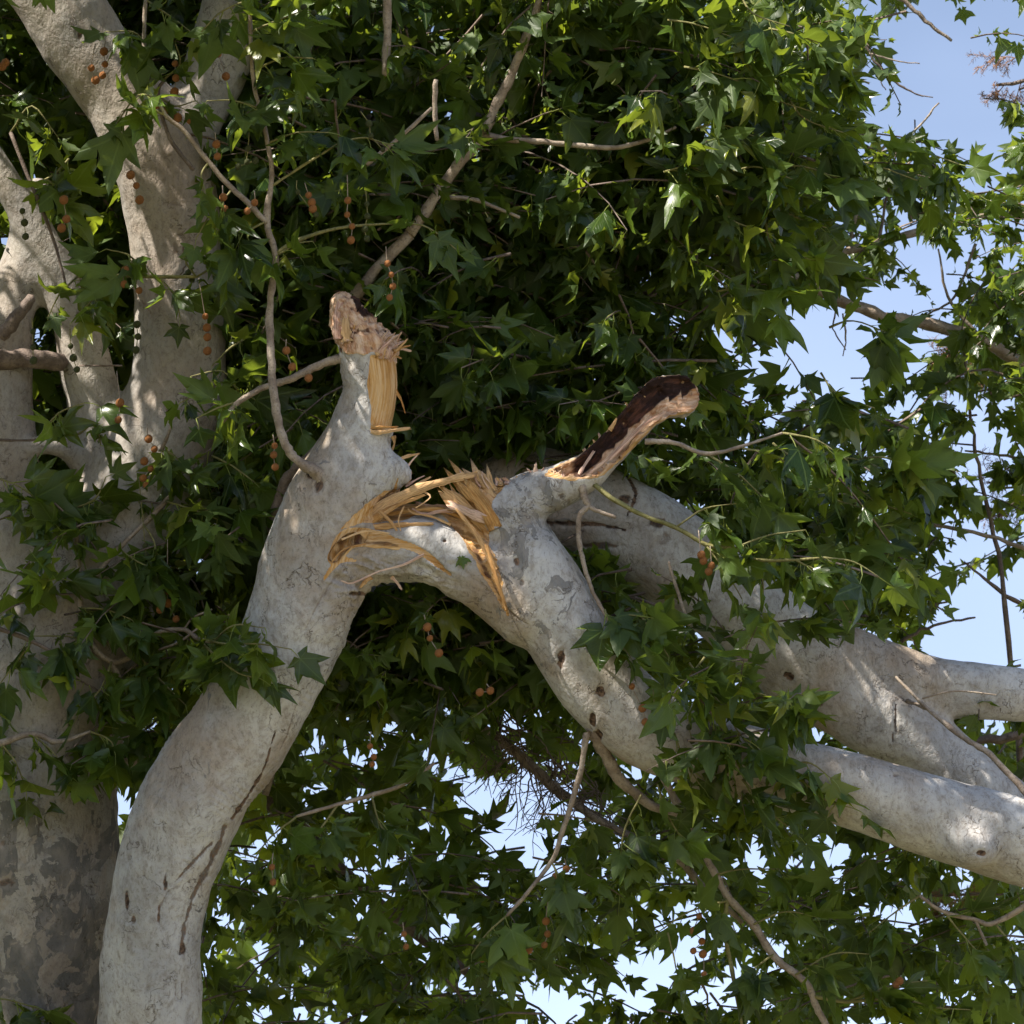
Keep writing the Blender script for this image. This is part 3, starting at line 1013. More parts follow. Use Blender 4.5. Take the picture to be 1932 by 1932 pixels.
tube_part('trunk_base', [(tb.x, tb.y, tb.z, 0.375), (tb.x - 0.05, tb.y + 0.2, tb.z - 1.2, 0.41), (base_b.x, base_b.y - 0.1, 1.0, 0.50), (base_b.x, base_b.y, 0.2, 0.65), (base_b.x, base_b.y, -0.15, 0.8)],
          M_BARK_MOT, tree_b, n=8, sides=24, wob=0, bark=True, to_world=False)
tube_part('limb', [(40, -120, ZB, 72), (-120, -420, ZB - 40, 60), (-250, -900, ZB - 120, 44), (-300, -1500, ZB - 200, 22)], M_BARK_MOT, tree_b, n=6, sides=14, wob=.02, bark=True, seed=2)
tube_part('limb', [(452, -120, ZB + 68, 54), (500, -450, ZB + 60, 44), (620, -900, ZB + 20, 32), (700, -1500, ZB, 16)], M_BARK_MOT, tree_b, n=6, sides=14, wob=.02, bark=True, seed=3)
tube_part('limb', [(-40, 678, 300, 20), (40, 676, 310, 18), (120, 684, 330, 17)], M_TWIG_DARK, tree_b, n=5, sides=9, wob=.05)

# ================================================================== splinters and torn slabs
def splinter(path, w0, w1, th, mat, parent=limb_a, name='splinter', tines=2, seed=0, twist=0.0, face=(0, 0, -1)):
    """flat tapering shard along a path (layout units), frayed into tines at its far end"""
    rg = np.random.default_rng(seed + 5)
    c = catmull(np.array(path, float), 4)
    n_ = len(c)
    t = np.gradient(c, axis=0)
    t /= np.linalg.norm(t, axis=1)[:, None] + 1e-9
    f = np.array(face, float)
    Vv, Q_ = [], []
    for k in range(n_):
        fr = k / (n_ - 1)
        side = np.cross(t[k], f)
        side /= np.linalg.norm(side) + 1e-9
        nrm = np.cross(side, t[k])
        a = twist * fr
        s2 = side * math.cos(a) + nrm * math.sin(a)
        n2 = nrm * math.cos(a) - side * math.sin(a)
        wv = (w0 + (w1 - w0) * fr) * (1 + 0.18 * rg.normal())
        h = th * (1 - 0.5 * fr) * (1 + 0.15 * rg.normal())
        bend = 0.18 * wv
        for (uu, vv, cc) in ((-1, -1, 1), (0, -1, 0), (1, -1, 1), (1, 1, 1), (0, 1, 0), (-1, 1, 1)):
            Vv.append(c[k] + s2 * uu * wv * 0.5 + n2 * (vv * h * 0.5 + bend * cc))
    for k in range(n_ - 1):
        for j in range(6):
            j2 = (j + 1) % 6
            Q_.append((k * 6 + j, k * 6 + j2, k * 6 + 6 + j2, k * 6 + 6 + j))
    T_ = [(0, 2, 1), (0, 5, 2), (2, 5, 3), (3, 5, 4)]
    # frayed tips: pointed tines grown from the last ring
    last = (n_ - 1) * 6
    L = max(w1 * 1.1, 3)
    left = [last, last + 1, last + 4, last + 5]
    right = [last + 1, last + 2, last + 3, last + 4]
    for ring, dl in ((left, rg.uniform(.4, 1.3)), (right, rg.uniform(.4, 1.3))):
        tip = np.mean([Vv[i] for i in ring], axis=0) + t[-1] * L * dl + rg.normal(0, 0.15, 3) * L
        Vv.append(tip)
        ti = len(Vv) - 1
        for a_i in range(4):
            T_.append((ring[a_i], ring[(a_i + 1) % 4], ti))
    Vv = np.array(Vv)
    g = np.zeros_like(Vv)
    s = np.concatenate([[0], np.cumsum(np.linalg.norm(np.diff(c, axis=0), axis=1))])
    k_of = np.concatenate([np.repeat(np.arange(n_), 6), np.full(len(Vv) - n_ * 6, n_ - 1)])
    rel_ = Vv - c[k_of]
    side0 = np.cross(t.mean(0), f)
    side0 /= np.linalg.norm(side0) + 1e-9
    g[:, 0] = (rel_ @ side0) * S0 + seed * 0.37
    g[:, 1] = rel_[:, 2] * S0
    g[:, 2] = s[k_of] * S0
    return part(name, np_mesh(name, Pn(Vv), [np.array(Q_), np.array(T_)], [mat], attrs=dict(grain=g), smooth=False), parent)


sid = [0]
rr0 = random.Random(41)


def S(path, w0, w1, th, mat, **kw):
    sid[0] += 1
    return splinter(path, w0, w1, th, mat, seed=sid[0], **kw)


# long torn straps pulled out of the stem towards the bent limb
S([(688, 988, -38), (730, 952, -40), (790, 922, -38), (850, 906, -36), (893, 897, -34)], 30, 7, 9, M_SPL)
S([(700, 975, -30), (760, 936, -34), (820, 912, -36), (872, 893, -36)], 20, 5, 7, M_SPL)
S([(740, 948, -28), (800, 916, -30), (860, 900, -30), (900, 890, -28)], 10, 3, 4, M_SPL)
S([(690, 990, -45), (740, 958, -44), (800, 934, -42)], 16, 5, 6, M_SPL_ORANGE)
S([(795, 925, -40), (812, 938, -46), (785, 958, -50)], 4, 2, 2, M_SPL)
S([(715, 964, -56), (735, 982, -62), (748, 1000, -66)], 7, 4, 3, M_SPL)
S([(762, 955, -50), (752, 980, -58), (756, 1001, -62)], 3, 2, 2, M_SPL)
S([(752, 905, -16), (775, 872, -16), (788, 858, -14)], 5, 2, 3, M_SPL_PINK)
S([(745, 872, -16), (765, 862, -16), (790, 856, -14)], 8, 3, 4, M_SPL)
S([(770, 925, -18), (790, 912, -18), (812, 900, -16)], 8, 3, 4, M_SPL)
S([(765, 918, -16), (785, 905, -14), (800, 898, -12)], 5, 2, 3, M_SPL_PINK)
# horizontal boards lying in the notch
S([(700, 978, -26), (760, 966, -22), (830, 962, -20), (890, 985, -22)], 10, 6, 6, M_SPL_ORANGE)
S([(700, 995, -48), (760, 990, -50), (815, 988, -48)], 11, 5, 5, M_SPL)
S([(905, 985, 0), (860, 962, 4), (815, 958, 6), (790, 950, 6)], 20, 7, 7, M_SPL_PINK)
S([(860, 962, -20), (830, 965, -22), (800, 970, -24), (778, 960, -24)], 10, 3, 4, M_SPL_PINK)
S([(850, 990, -30), (815, 975, -34), (780, 968, -36), (770, 960, -36)], 6, 2, 3, M_SPL)
# fan of slabs torn up against the bent limb
for i, (tx, ty, w0, w1, dz) in enumerate([(840, 932, 20, 24, -12), (866, 903, 34, 34, -2), (892, 893, 36, 30, 6), (850, 952, 18, 12, -26), (918, 900, 30, 22, 14), (884, 922, 22, 30, -22)]):
    bx_, by_ = 926 + (i % 3) * 4, 1002 - (i % 4) * 6
    S([(bx_, by_, -34 + dz * 0.4), ((bx_ + tx) / 2 + 8, (by_ + ty) / 2 + 4, -30 + dz), (tx, ty, -20 + dz)], w0, w1, 7, [M_SPL, M_SPL_ORANGE, M_SPL, M_SPL_PINK][i % 4])
for i in range(16):
    tx, ty = 838 + rr0.random() * 90, 893 + rr0.random() * 10
    ty += max(0, 870 - tx) * 0.9
    S([(tx + 14, ty + 22, -26), (tx + 6, ty + 10, -27), (tx + rr0.uniform(-6, 2), ty - rr0.uniform(0, 8), -27)], rr0.uniform(3, 8), 2, 3, M_SPL if i % 2 else M_SPL_PINK)
S([(935, 1075, -72), (912, 1030, -70), (885, 990, -62), (862, 962, -52)], 12, 6, 6, M_SPL)
S([(955, 1150, -84), (935, 1085, -86), (918, 1030, -80)], 7, 8, 5, M_SPL_ORANGE)
# saw-tooth rim along the top of the torn limb
rr = random.Random(3)
for i in range(34):
    x = 905 + rr.random() * 175
    y = np.interp(x, [905, 960, 1010, 1060, 1080], [914, 908, 901, 895, 890])
    S([(x, y + 7, -6 + rr.uniform(-14, 8)), (x + rr.uniform(-3, 1), y, -8), (x + rr.uniform(-9, 1), y - rr.uniform(2, 9), -8)], rr.uniform(4, 13), 3, 3, M_SPL if i % 2 else M_SPL_PINK)
for (x, y, dx, dy, w_) in [(1008, 895, 4, -20, 8), (1014, 895, -5, -18, 6), (1020, 893, 6, -10, 5), (1003, 893, -8, -8, 5)]:
    S([(x, y, -8), (x + dx * 0.5, y + dy * .6, -8), (x + dx, y + dy, -8)], w_, 2.5, 3, M_SPL_PINK)
# upper rim of the hollow
for i in range(12):
    f = rr.random() * 0.8
    x = np.interp(f, [0, .3, .6, .85, 1], [1086, 1126, 1176, 1222, 1240])
    y = np.interp(f, [0, .3, .6, .85, 1], [874, 832, 778, 728, 717])
    S([(x + 5, y + 10, 8), (x, y + 2, 6), (x + rr.uniform(-6, 1), y - rr.uniform(1, 8), 4)], rr.uniform(5, 12), 3, 3, M_SPL if i % 3 else M_SPL_PINK)
S([(1150, 812, -4), (1158, 800, -4), (1163, 790, -4)], 11, 3, 3, M_SPL)
for i in range(0):
    x = 1236 + rr.random() * 60
    S([(x, 722, 8), (x + rr.uniform(-2, 2), 714, 6), (x + rr.uniform(-5, 5), 709 - rr.uniform(0, 4), 5)], 12, 5, 4, M_SPL_PINK)
for i in range(26):
    a = rr.uniform(-0.9, 0.9)
    x, y = 642 + rr.random() * 44, 608 + rr.random() * 44
    L = rr.uniform(8, 20)
    zz = -44 + abs(x - 665) * 0.3 + (650 - y) * 0.25
    S([(x, y, zz), (x + math.sin(a) * L * .5, y - math.cos(a) * L * .5, zz - 3), (x + math.sin(a) * L, y - math.cos(a) * L, zz - rr.uniform(2, 8))], rr.uniform(5, 12), rr.uniform(2, 5), 3, M_SPL_PINK if i % 3 else M_SPL, twist=rr.uniform(-.6, .6))
# ribs of pale wood inside the hollow
for path in ([(1092, 896, -24), (1104, 876, -12), (1120, 852, 0)], [(1110, 895, -24), (1150, 862, -20), (1190, 822, -18), (1215, 796, -20)], [(1150, 868, -24), (1190, 828, -22), (1225, 795, -24), (1255, 778, -26)]):
    S(path, 7, 4, 4, M_SPL_PINK)
# shredded crown of the stub
for i in range(64):
    f = rr.random()
    x = 672 + f * 76
    y = 652 + f * 8 + rr.uniform(-4, 8) - 8 * math.sin(f * 3)
    z = rr.uniform(-46, 30)
    ang = rr.uniform(-0.2, 1.05) * (1 - 0.25 * f)
    L = rr.uniform(14, 34) * (0.6 + 0.5 * f)
    dx, dy = math.sin(0.5 + ang * f) * L, -math.cos(0.5 + ang * f) * L
    S([(x, y, z), (x + dx * .5 + rr.uniform(-3, 3), y + dy * .5 + rr.uniform(-3, 2), z + rr.uniform(-6, 6)), (x + dx, y + dy, z + rr.uniform(-12, 10))], rr.uniform(3, 8), rr.uniform(1.5, 3), rr.uniform(2, 4),
      [M_SPL_PINK, M_SPL_PINK, M_SPL][i % 3], twist=rr.uniform(-1, 1))
for i in range(7):
    x = 688 + rr.random() * 58
    L = rr.uniform(8, 30)
    S([(x, 672 + rr.uniform(-4, 5), -50 + abs(x - 712) * 0.5), (x + L * .2, 672 - L * .5, -54 + abs(x - 712) * 0.5), (x + L * rr.uniform(.2, .9), 672 - L, -50 + abs(x - 712) * 0.5)], rr.uniform(6, 16), rr.uniform(2, 6), 4, M_SPL if i % 2 else M_SPL_PINK)
S([(732, 660, -20), (755, 658, -18), (774, 662, -16)], 8, 4, 4, M_SPL_PINK)
S([(728, 676, -24), (745, 672, -22), (757, 676, -20)], 5, 3, 3, M_SPL)
S([(745, 735, -8), (757, 755, -6), (764, 778, -4)], 8, 2, 3, M_SPL_ORANGE)
# curled bark slab at the top left of the stub, lip below the bare panel
S([(640, 640, -38), (638, 610, -34), (640, 580, -24), (645, 563, -16)], 22, 10, 7, M_SPL_PINK)
S([(655, 645, -46), (652, 612, -42), (655, 585, -30)], 20, 8, 6, M_SPL)
S([(690, 812, -52), (715, 816, -54), (742, 812, -44), (772, 808, -30)], 9, 5, 6, M_SPL)
S([(695, 806, -54), (725, 806, -52), (748, 806, -38)], 6, 4, 4, M_SPL_ORANGE)
S([(742, 822, -12), (744, 836, -10), (740, 850, -8)], 8, 3, 4, M_SPL)
# strands hanging under the bridge
S([(800, 1046, -66), (760, 1066, -68), (715, 1078, -72), (665, 1100, -84), (645, 1096, -92)], 5, 3, 3, M_SPL_PINK)
S([(738, 1088, -40), (748, 1098, -40), (757, 1111, -40)], 7, 4, 4, M_SPL_PINK)
S([(700, 1088, -50), (690, 1096, -52), (680, 1108, -54)], 12, 4, 4, M_SPL)
S([(644, 1018, -92), (690, 1002, -76), (735, 1006, -68)], 5, 2, 3, M_SPL)
S([(626, 1060, -99), (650, 1036, -92), (690, 1026, -78)], 4, 2, 3, M_SPL_ORANGE)

# ================================================================== leaves
def leaf_template(seed, far=False):
    rg = np.random.default_rng(seed)
    ang = np.radians([-103, -50, 0, 50, 103]) + rg.normal(0, 0.06, 5)
    sd_ = rg.uniform(0.34, 0.62)
    Ls = np.array([sd_, rg.uniform(.72, .92), 1.0, rg.uniform(.72, .92), sd_]) * (1 + rg.normal(0, 0.08, 5))
    pts, lobes = [(0.0, 0.0)], []
    notch = [math.radians(-158)] + [(ang[i] + ang[i + 1]) / 2 for i in range(4)] + [math.radians(158)]
    open_ = rg.uniform(0.42, 0.64)
    nr = [0.20] + [open_ * rg.uniform(0.92, 1.08) * min(Ls[i], Ls[i + 1]) / 0.8 for i in range(4)] + [0.20]
    P2 = lambda a, r: (math.sin(a) * r, math.cos(a) * r)
    ni = []
    for a, r in zip(notch, nr):
        pts.append(P2(a, r)); ni.append(len(pts) - 1)
    tri = []
    mids = []
    for i in range(5):
        m = len(pts); pts.append(P2(ang[i], 0.52 * Ls[i]))
        mids.append(m)
        lw = 0.245 + 0.10 * (open_ - 0.42) + rg.normal(0, 0.015)
        ring = [ni[i]]
        for (da, rr_) in (((-lw * 1.0, 0.66), (0, 1.0), (lw * 1.0, 0.64)) if far else ((-lw * 1.15, 0.60), (-lw * 0.62, 0.74), (0, 1.0), (lw * 0.62, 0.72), (lw * 1.15, 0.58))):
            pts.append(P2(ang[i] + da, rr_ * Ls[i])); ring.append(len(pts) - 1)
        ring.append(ni[i + 1])
        for k in range(len(ring) - 1):
            tri.append((m, ring[k + 1], ring[k]))
        tri.append((0, m, ni[i]))
        tri.append((0, ni[i + 1], m))
    p = np.array(pts)
    r = np.hypot(p[:, 0], p[:, 1])
    z = -rg.uniform(0.10, 0.42) * r ** 2 * (1 if rg.random() < 0.8 else -0.6)
    z += rg.uniform(-0.25, 0.35) * np.abs(p[:, 0]) ** 1.5 * 0.8
    z += rg.uniform(-0.5, 0.5) * p[:, 0] * p[:, 1]
    fold = rg.uniform(-0.15, 0.75)
    z -= fold * np.abs(p[:, 0]) * 0.9
    p[:, 0] *= 1 - 0.28 * max(fold, 0)
    z += 0.10 * np.sin(p[:, 0] * 5 + rg.uniform(0, 6)) * np.sin(p[:, 1] * 4 + rg.uniform(0, 6))
    for i in range(5):
        z[mids[i]] += rg.uniform(-0.07, -0.02)
        z[[mids[i] + 1, mids[i] + 3] if far else [mids[i] + 1, mids[i] + 2, mids[i] + 4, mids[i] + 5]] += rg.uniform(0.0, 0.05)
        z[mids[i] + (2 if far else 3)] += rg.uniform(-0.12, 0.06)
    z[ni] += rg.uniform(0.02, 0.06)
    V3 = np.column_stack([p, z])
    lp = np.column_stack([p, np.ones(len(p))])
    # petiole
    L = rg.uniform(0.34, 0.55)
    bend = rg.uniform(0.05, 0.22)
    cs = np.array([[0, -L, bend], [0, -L * 0.5, bend * 0.75], [0, 0.0, 0.0]])
    wd = [0.020, 0.014, 0.011]
    k0 = len(V3)
    pv = []
    for c, q in zip(cs, wd):
        for a in (0, 2.1, 4.2):
            pv.append(c + np.array([math.cos(a) * q, 0, math.sin(a) * q]))
    V3 = np.vstack([V3, pv])
    lp = np.vstack([lp, np.zeros((9, 3))])
    for s in range(0 if far else 2):
        for a in range(3):
            a2 = (a + 1) % 3
            i0 = k0 + s * 3
            tri += [(i0 + a, i0 + a2, i0 + 3 + a2), (i0 + a, i0 + 3 + a2, i0 + 3 + a)]
    V3 = V3 - cs[0]
    return V3, np.array(tri), lp


LT = [leaf_template(100 + i) for i in range(22)]
LT_FAR = [leaf_template(300 + i, True) for i in range(22)]
LEAF_MESH = []
for i, (v, t, lp) in enumerate(LT):
    LEAF_MESH.append(np_mesh('leaf', v, [t], [M_LEAF], attrs=dict(leafpos=lp, rnd=np.zeros(len(v)))))

UP = np.array([0, 0, 1.0])


def leaf_frames(rg, outd, n, wind=(0.28, -0.05, 0.0)):
    """orientation of hanging leaves: columns side, tip, upper normal"""
    T = outd * rg.uniform(0.15, 0.8, (n, 1)) + np.array([0, 0, -1.0]) * rg.uniform(0.1, 1.2, (n, 1)) + np.array(wind) + rg.normal(0, 0.38, (n, 3))
    T /= np.linalg.norm(T, axis=1)[:, None]
    Nm = UP * 0.5 + outd * 0.4 + rg.normal(0, 0.75, (n, 3))
    Nm -= T * (Nm * T).sum(1)[:, None]
    Nm /= np.linalg.norm(Nm, axis=1)[:, None] + 1e-9
    X = np.cross(T, Nm)
    return np.stack([X, T, Nm], 2)


def spray_layout(rg, path, nleaf, size):
    """path: metres (k,3) polyline; returns leaf positions, frames, sizes"""
    s = np.concatenate([[0], np.cumsum(np.linalg.norm(np.diff(path, axis=0), axis=1))])
    u = np.sort(rg.uniform(0.03, 1.0, nleaf))
    u[-1] = 1.0
    pos = np.stack([np.interp(u * s[-1], s, path[:, a]) for a in range(3)], 1)
    d = np.stack([np.interp(np.minimum(u * s[-1] + 0.01, s[-1]), s, path[:, a]) - np.interp(np.maximum(u * s[-1] - 0.01, 0), s, path[:, a]) for a in range(3)], 1)
    d /= np.linalg.norm(d, axis=1)[:, None] + 1e-9
    sd = np.cross(d, UP)
    sd /= np.linalg.norm(sd, axis=1)[:, None] + 1e-9
    alt = np.where(np.arange(nleaf) % 2 == 0, 1, -1)[:, None] * rg.uniform(0.4, 1.1, (nleaf, 1))
    od = d * 0.45 + sd * alt
    od[-1] = d[-1]
    od /= np.linalg.norm(od, axis=1)[:, None]
    F = leaf_frames(rg, od, nleaf)
    sz = size * rg.uniform(0.38, 1.25, nleaf) * np.where(u > 0.9, 0.75, 1.0)
    return pos, F, sz


# ---- spray library for the mass of foliage (joined as stuff)
def mini_tube(path, r0, r1, sides=3):
    n_ = len(path)
    r = np.linspace(r0, r1, n_)
    t = np.gradient(path, axis=0)
    t /= np.linalg.norm(t, axis=1)[:, None] + 1e-9
    u = np.cross(t, [0.2, 0.1, 0.97])
    u /= np.linalg.norm(u, axis=1)[:, None] + 1e-9
    v = np.cross(t, u)
    a = np.arange(sides) * 2 * math.pi / sides
    Vv = (path[:, None] + r[:, None, None] * (np.cos(a)[None, :, None] * u[:, None] + np.sin(a)[None, :, None] * v[:, None])).reshape(-1, 3)
    k, j = np.meshgrid(np.arange(n_ - 1), np.arange(sides), indexing='ij')
    k, j = k.ravel(), j.ravel()
    j2 = (j + 1) % sides
    A, B_, C_, D_ = k * sides + j, k * sides + j2, (k + 1) * sides + j2, (k + 1) * sides + j
    return Vv, np.concatenate([np.stack([A, B_, C_], 1), np.stack([A, C_, D_], 1)])


def spray_template(seed, lts=None, size=0.122, nmul=1.0):
    rg = np.random.default_rng(seed)
    L = rg.uniform(0.4, 0.72)
    t = np.linspace(0, 1, 6)
    path = np.stack([t * L, 0.08 * L * np.sin(t * 3 + rg.uniform(0, 6)), 0.10 * L * t - rg.uniform(0.1, 0.6) * L * t ** 2], 1)
    lts = lts or LT
    nl = int(rg.integers(11, 17) * nmul)
    pos, F, sz = spray_layout(rg, path, nl, size)
    VV, TT, LP, RN, MI = [], [], [], [], []
    off = 0
    v, tr = mini_tube(path, 0.0055, 0.0022)
    VV.append(v); TT.append(tr); LP.append(np.zeros((len(v), 3))); RN.append(np.zeros(len(v))); MI.append(np.ones(len(tr), int)); off += len(v)
    for k in range(nl):
        lv, lt, lp = lts[rg.integers(len(lts))]
        VV.append(pos[k] + (lv * sz[k]) @ F[k].T)
        TT.append(lt + off); LP.append(lp); RN.append(np.full(len(lv), rg.random())); MI.append(np.zeros(len(lt), int))
        off += len(lv)
    return np.vstack(VV), np.vstack(TT), np.vstack(LP), np.concatenate(RN), np.concatenate(MI)


SPR = [spray_template(500 + i) for i in range(16)]
SPR_FAR = [spray_template(700 + i, LT_FAR, 0.104, 1.35) for i in range(16)]


def foliage(name, sites, parent, mat, seed, lib=None):
    """sites: list of (world position, scale); one joined stuff part"""
    rg = np.random.default_rng(seed)
    VV, TT, LP, RN, MI = [], [], [], [], []
    off = 0
    for (p, sc) in sites:
        v, t, lp, rn, mi = (lib or SPR)[rg.integers(16)]
        a = rg.uniform(0, 2 * math.pi)
        tilt = rg.normal(0, 0.25)
        ca, sa = math.cos(a), math.sin(a)
        Rz = np.array([[ca, -sa, 0], [sa, ca, 0], [0, 0, 1]])
        ct, st = math.cos(tilt), math.sin(tilt)
        Ry = np.array([[ct, 0, st], [0, 1, 0], [-st, 0, ct]])
        q = ((v - [0.28, 0, -0.05]) * sc) @ (Rz @ Ry).T + np.asarray(p)
        VV.append(q); TT.append(t + off); LP.append(lp); RN.append((rn + rg.random()) % 1); MI.append(mi)
        off += len(v)
    if not VV:
        return None
    o = part(name, np_mesh(name, np.vstack(VV), [np.vstack(TT)], [mat, M_TWIG_DARK], np.concatenate(MI), dict(leafpos=np.vstack(LP), rnd=np.concatenate(RN))), parent)
    o['kind'] = 'stuff'
    return o


def fill(seed, n, xr, yr, zr, keep, sc=(0.85, 1.15)):
    """foliage sites in a block of the crown; keep(x,y,z) gives the local leaf density 0..1"""
    rg = np.random.default_rng(seed)
    q = np.stack([rg.uniform(*xr, n), rg.uniform(*yr, n), rg.uniform(*zr, n)], 1)
    d = keep(q)
    m = rg.random(n) < d
    q = q[m]
    w_ = Pn(q)
    return [(w_[i], rg.uniform(*sc)) for i in range(len(w_))]


HOLES = [(1000, 1525, 85, 75), (1010, 1385, 75, 50), (1235, 1715, 35, 40), (1500, 1620, 80, 42), (425, 1760, 20, 45), (465, 1640, 15, 30), (330, 1415, 26, 26), (800, 1350, 34, 34), (640, 1640, 20, 30),
         (65, 645, 25, 40), (80, 860, 55, 25), (20, 420, 18, 50), (850, 190, 40, 40), (800, 300, 40, 26), (660, 1720, 25, 30), (1290, 1790, 60, 40), (1120, 1860, 70, 40), (1390, 1890, 30, 30), (1000, 1880, 60, 40), (560, 1420, 35, 40), (900, 1300, 40, 18),
         (1690, 120, 75, 130), (1790, 170, 90, 90), (1640, 260, 40, 40), (1850, 250, 60, 60), (1870, 60, 30, 40), (1600, 640, 70, 40), (1500, 600, 60, 30), (1740, 640, 40, 30), (1850, 820, 60, 110), (1880, 1080, 70, 110), (1800, 1190, 80, 60), (1760, 500, 40, 40),
         (1830, 500, 40, 30), (1650, 700, 30, 30), (1900, 1220, 50, 40), (1460, 720, 25, 25)]


def open_sky(q, k=1.0):
    d = np.full(len(q), 9.0)
    for (x, y, rx, ry) in HOLES:
        d = np.minimum(d, np.hypot((q[:, 0] - x) / (rx + 70 * k), (q[:, 1] - y) / (ry + 70 * k)))
    return sstep(0.7, 1.05, d)


# ================================================================== background trees
tree_d = empty('sycamore_tree', (7.5, 17.5, 0), 'thin limbed leafy sycamore against the blue sky behind the forked grey limb', 'tree')
tree_e = empty('sycamore_tree', Vector((P(250, 1932, 900).x - 0.1, 20.0, 0)), 'dense dark green sycamore crown filling the background behind the torn limb', 'tree')
tree_f = empty('bare_seed_tree', (6.2, 20.5, 0), 'sparse tree with dry brown seed clusters hanging against the sky', 'tree')

tube_part('trunk', [(7.5, 17.5, -0.15, 0.34), (7.5, 17.5, 1.5, 0.26), (7.2, 17.3, 4.0, 0.2), (6.4, 17.0, 6.4, 0.14), (*P(2330, 900, 1500), 0.10)], M_BARK_MOT, tree_d, n=6, sides=16, wob=0, bark=True, to_world=False)
qd = P(2330, 900, 1500)
tube_part('branch', [(2330, 900, 1500, 34), (2100, 760, 1400, 20), (1932, 688, 1300, 13), (1850, 642, 1250, 12), (1752, 612, 1220, 12), (1666, 596, 1200, 11), (1564, 558, 1200, 11), (1496, 524, 1200, 11), (1420, 522, 1200, 10), (1329, 510, 1200, 9), (1200, 480, 1200, 5)], M_TWIG, tree_d, sides=9, seed=1)
tube_part('branch', [(2200, 700, 1450, 20), (2050, 430, 1400, 12), (1904, 405, 1350, 7), (1785, 425, 1300, 8), (1666, 456, 1280, 8), (1581, 480, 1260, 7), (1480, 520, 1240, 5)], M_TWIG, tree_d, sides=8, seed=2)
for i, pts in enumerate([[(1600, 468, 1265, 4), (1649, 299, 1250, 3.2), (1717, 255, 1250, 2.6), (1771, 194, 1250, 1.5)], [(1659, 456, 1280, 3.4), (1676, 357, 1280, 2.6), (1693, 279, 1280, 1.6)],
                         [(1660, -40, 1300, 5), (1703, 0, 1300, 4.5), (1748, 40, 1300, 4), (1795, 78, 1300, 3)], [(1620, 60, 1300, 3), (1650, 115, 1300, 2.6), (1690, 155, 1300, 2.4), (1730, 178, 1300, 1.6), (1760, 184, 1300, 1)],
                         [(1640, 100, 1300, 2.2), (1690, 115, 1300, 1.6), (1735, 120, 1300, 1)], [(1665, 130, 1300, 1.6), (1662, 155, 1300, 1.2), (1672, 170, 1300, 1)],
                         [(1850, 642, 1250, 5), (1790, 560, 1250, 3), (1770, 470, 1250, 2)], [(1932, 1500, 1250, 7), (1890, 1090, 1250, 5), (1850, 900, 1250, 4), (1830, 780, 1250, 3), (1815, 620, 1250, 2)],
                         [(1990, 1060, 1250, 6), (1860, 1010, 1250, 4), (1700, 985, 1250, 4), (1560, 1000, 1250, 3)], [(1990, 1180, 1250, 5), (1880, 1110, 1250, 4), (1820, 1060, 1250, 2)],
                         [(1990, 880, 1300, 4), (1900, 860, 1300, 3), (1820, 850, 1300, 2)], [(1700, 1210, 1250, 4), (1760, 1180, 1250, 3), (1840, 1165, 1250, 2)],
                         [(1590, 590, 1200, 2), (1596, 640, 1200, 1.6), (1590, 672, 1200, 1.2)], [(1580, 575, 1200, 2), (1572, 620, 1200, 1.6), (1596, 660, 1200, 1.2)],
                         [(1840, 460, 1300, 3), (1800, 560, 1300, 2.4), (1740, 600, 1300, 2)], [(1620, 440, 1280, 3), (1560, 470, 1280, 3), (1500, 440, 1280, 2)], [(1720, 420, 1290, 3), (1700, 330, 1290, 2), (1760, 270, 1290, 1.4)],
                         [(1932, 1380, 1100, 9), (1840, 1400, 1100, 8), (1800, 1395, 1100, 6)]]):
    tube_part('twig', pts, M_TWIG_DARK if i % 2 else M_TWIG, tree_d, sides=5, wob=0.3, seed=20 + i, n=6)

e_pts = [(*P(x, y, 900), r) for (x, y, r) in [(285, 2050, 0.15), (292, 1800, 0.14), (330, 1620, 0.13), (440, 1420, 0.12), (550, 1230, 0.11), (620, 1040, 0.10), (660, 860, 0.09), (700, 640, 0.08), (760, 300, 0.06), (800, -100, 0.04)]]
tube_part('trunk', [(tree_e.location.x, 20.0, -0.15, 0.30), (tree_e.location.x, 19.9, 1.5, 0.20), ((tree_e.location.x + e_pts[0][0]) / 2, (20 + e_pts[0][1]) / 2, 3.4, 0.17)] + e_pts,
          M_BARK_MOT, tree_e, n=6, sides=14, wob=0, bark=True, to_world=False)
for i, pts in enumerate([[(700, 640, 900, 34), (900, 560, 950, 26), (1150, 560, 1000, 18), (1350, 520, 1000, 9)], [(660, 860, 900, 34), (900, 800, 980, 26), (1200, 760, 1000, 16)], [(620, 1040, 900, 34), (520, 900, 980, 22), (380, 700, 1000, 14)],
                         [(440, 1420, 900, 26), (640, 1640, 960, 16), (900, 1850, 960, 8)], [(760, 300, 900, 30), (1000, 180, 980, 20), (1300, 60, 1000, 8)], [(760, 300, 900, 26), (560, 100, 980, 16), (450, -100, 1000, 8)]]):
    tube_part('branch', pts, M_TWIG_DARK, tree_e, n=6, sides=8, wob=.05, seed=i)

# the dry seed tree at the right edge
tube_part('trunk', [(6.2, 20.5, -0.15, 0.2), (6.1, 20.5, 3.0, 0.14), (5.4, 20.4, 7.0, 0.09), (4.6, 20.2, 10.5, 0.04)], M_TWIG_DARK, tree_f, n=6, sides=10, wob=0, to_world=False)


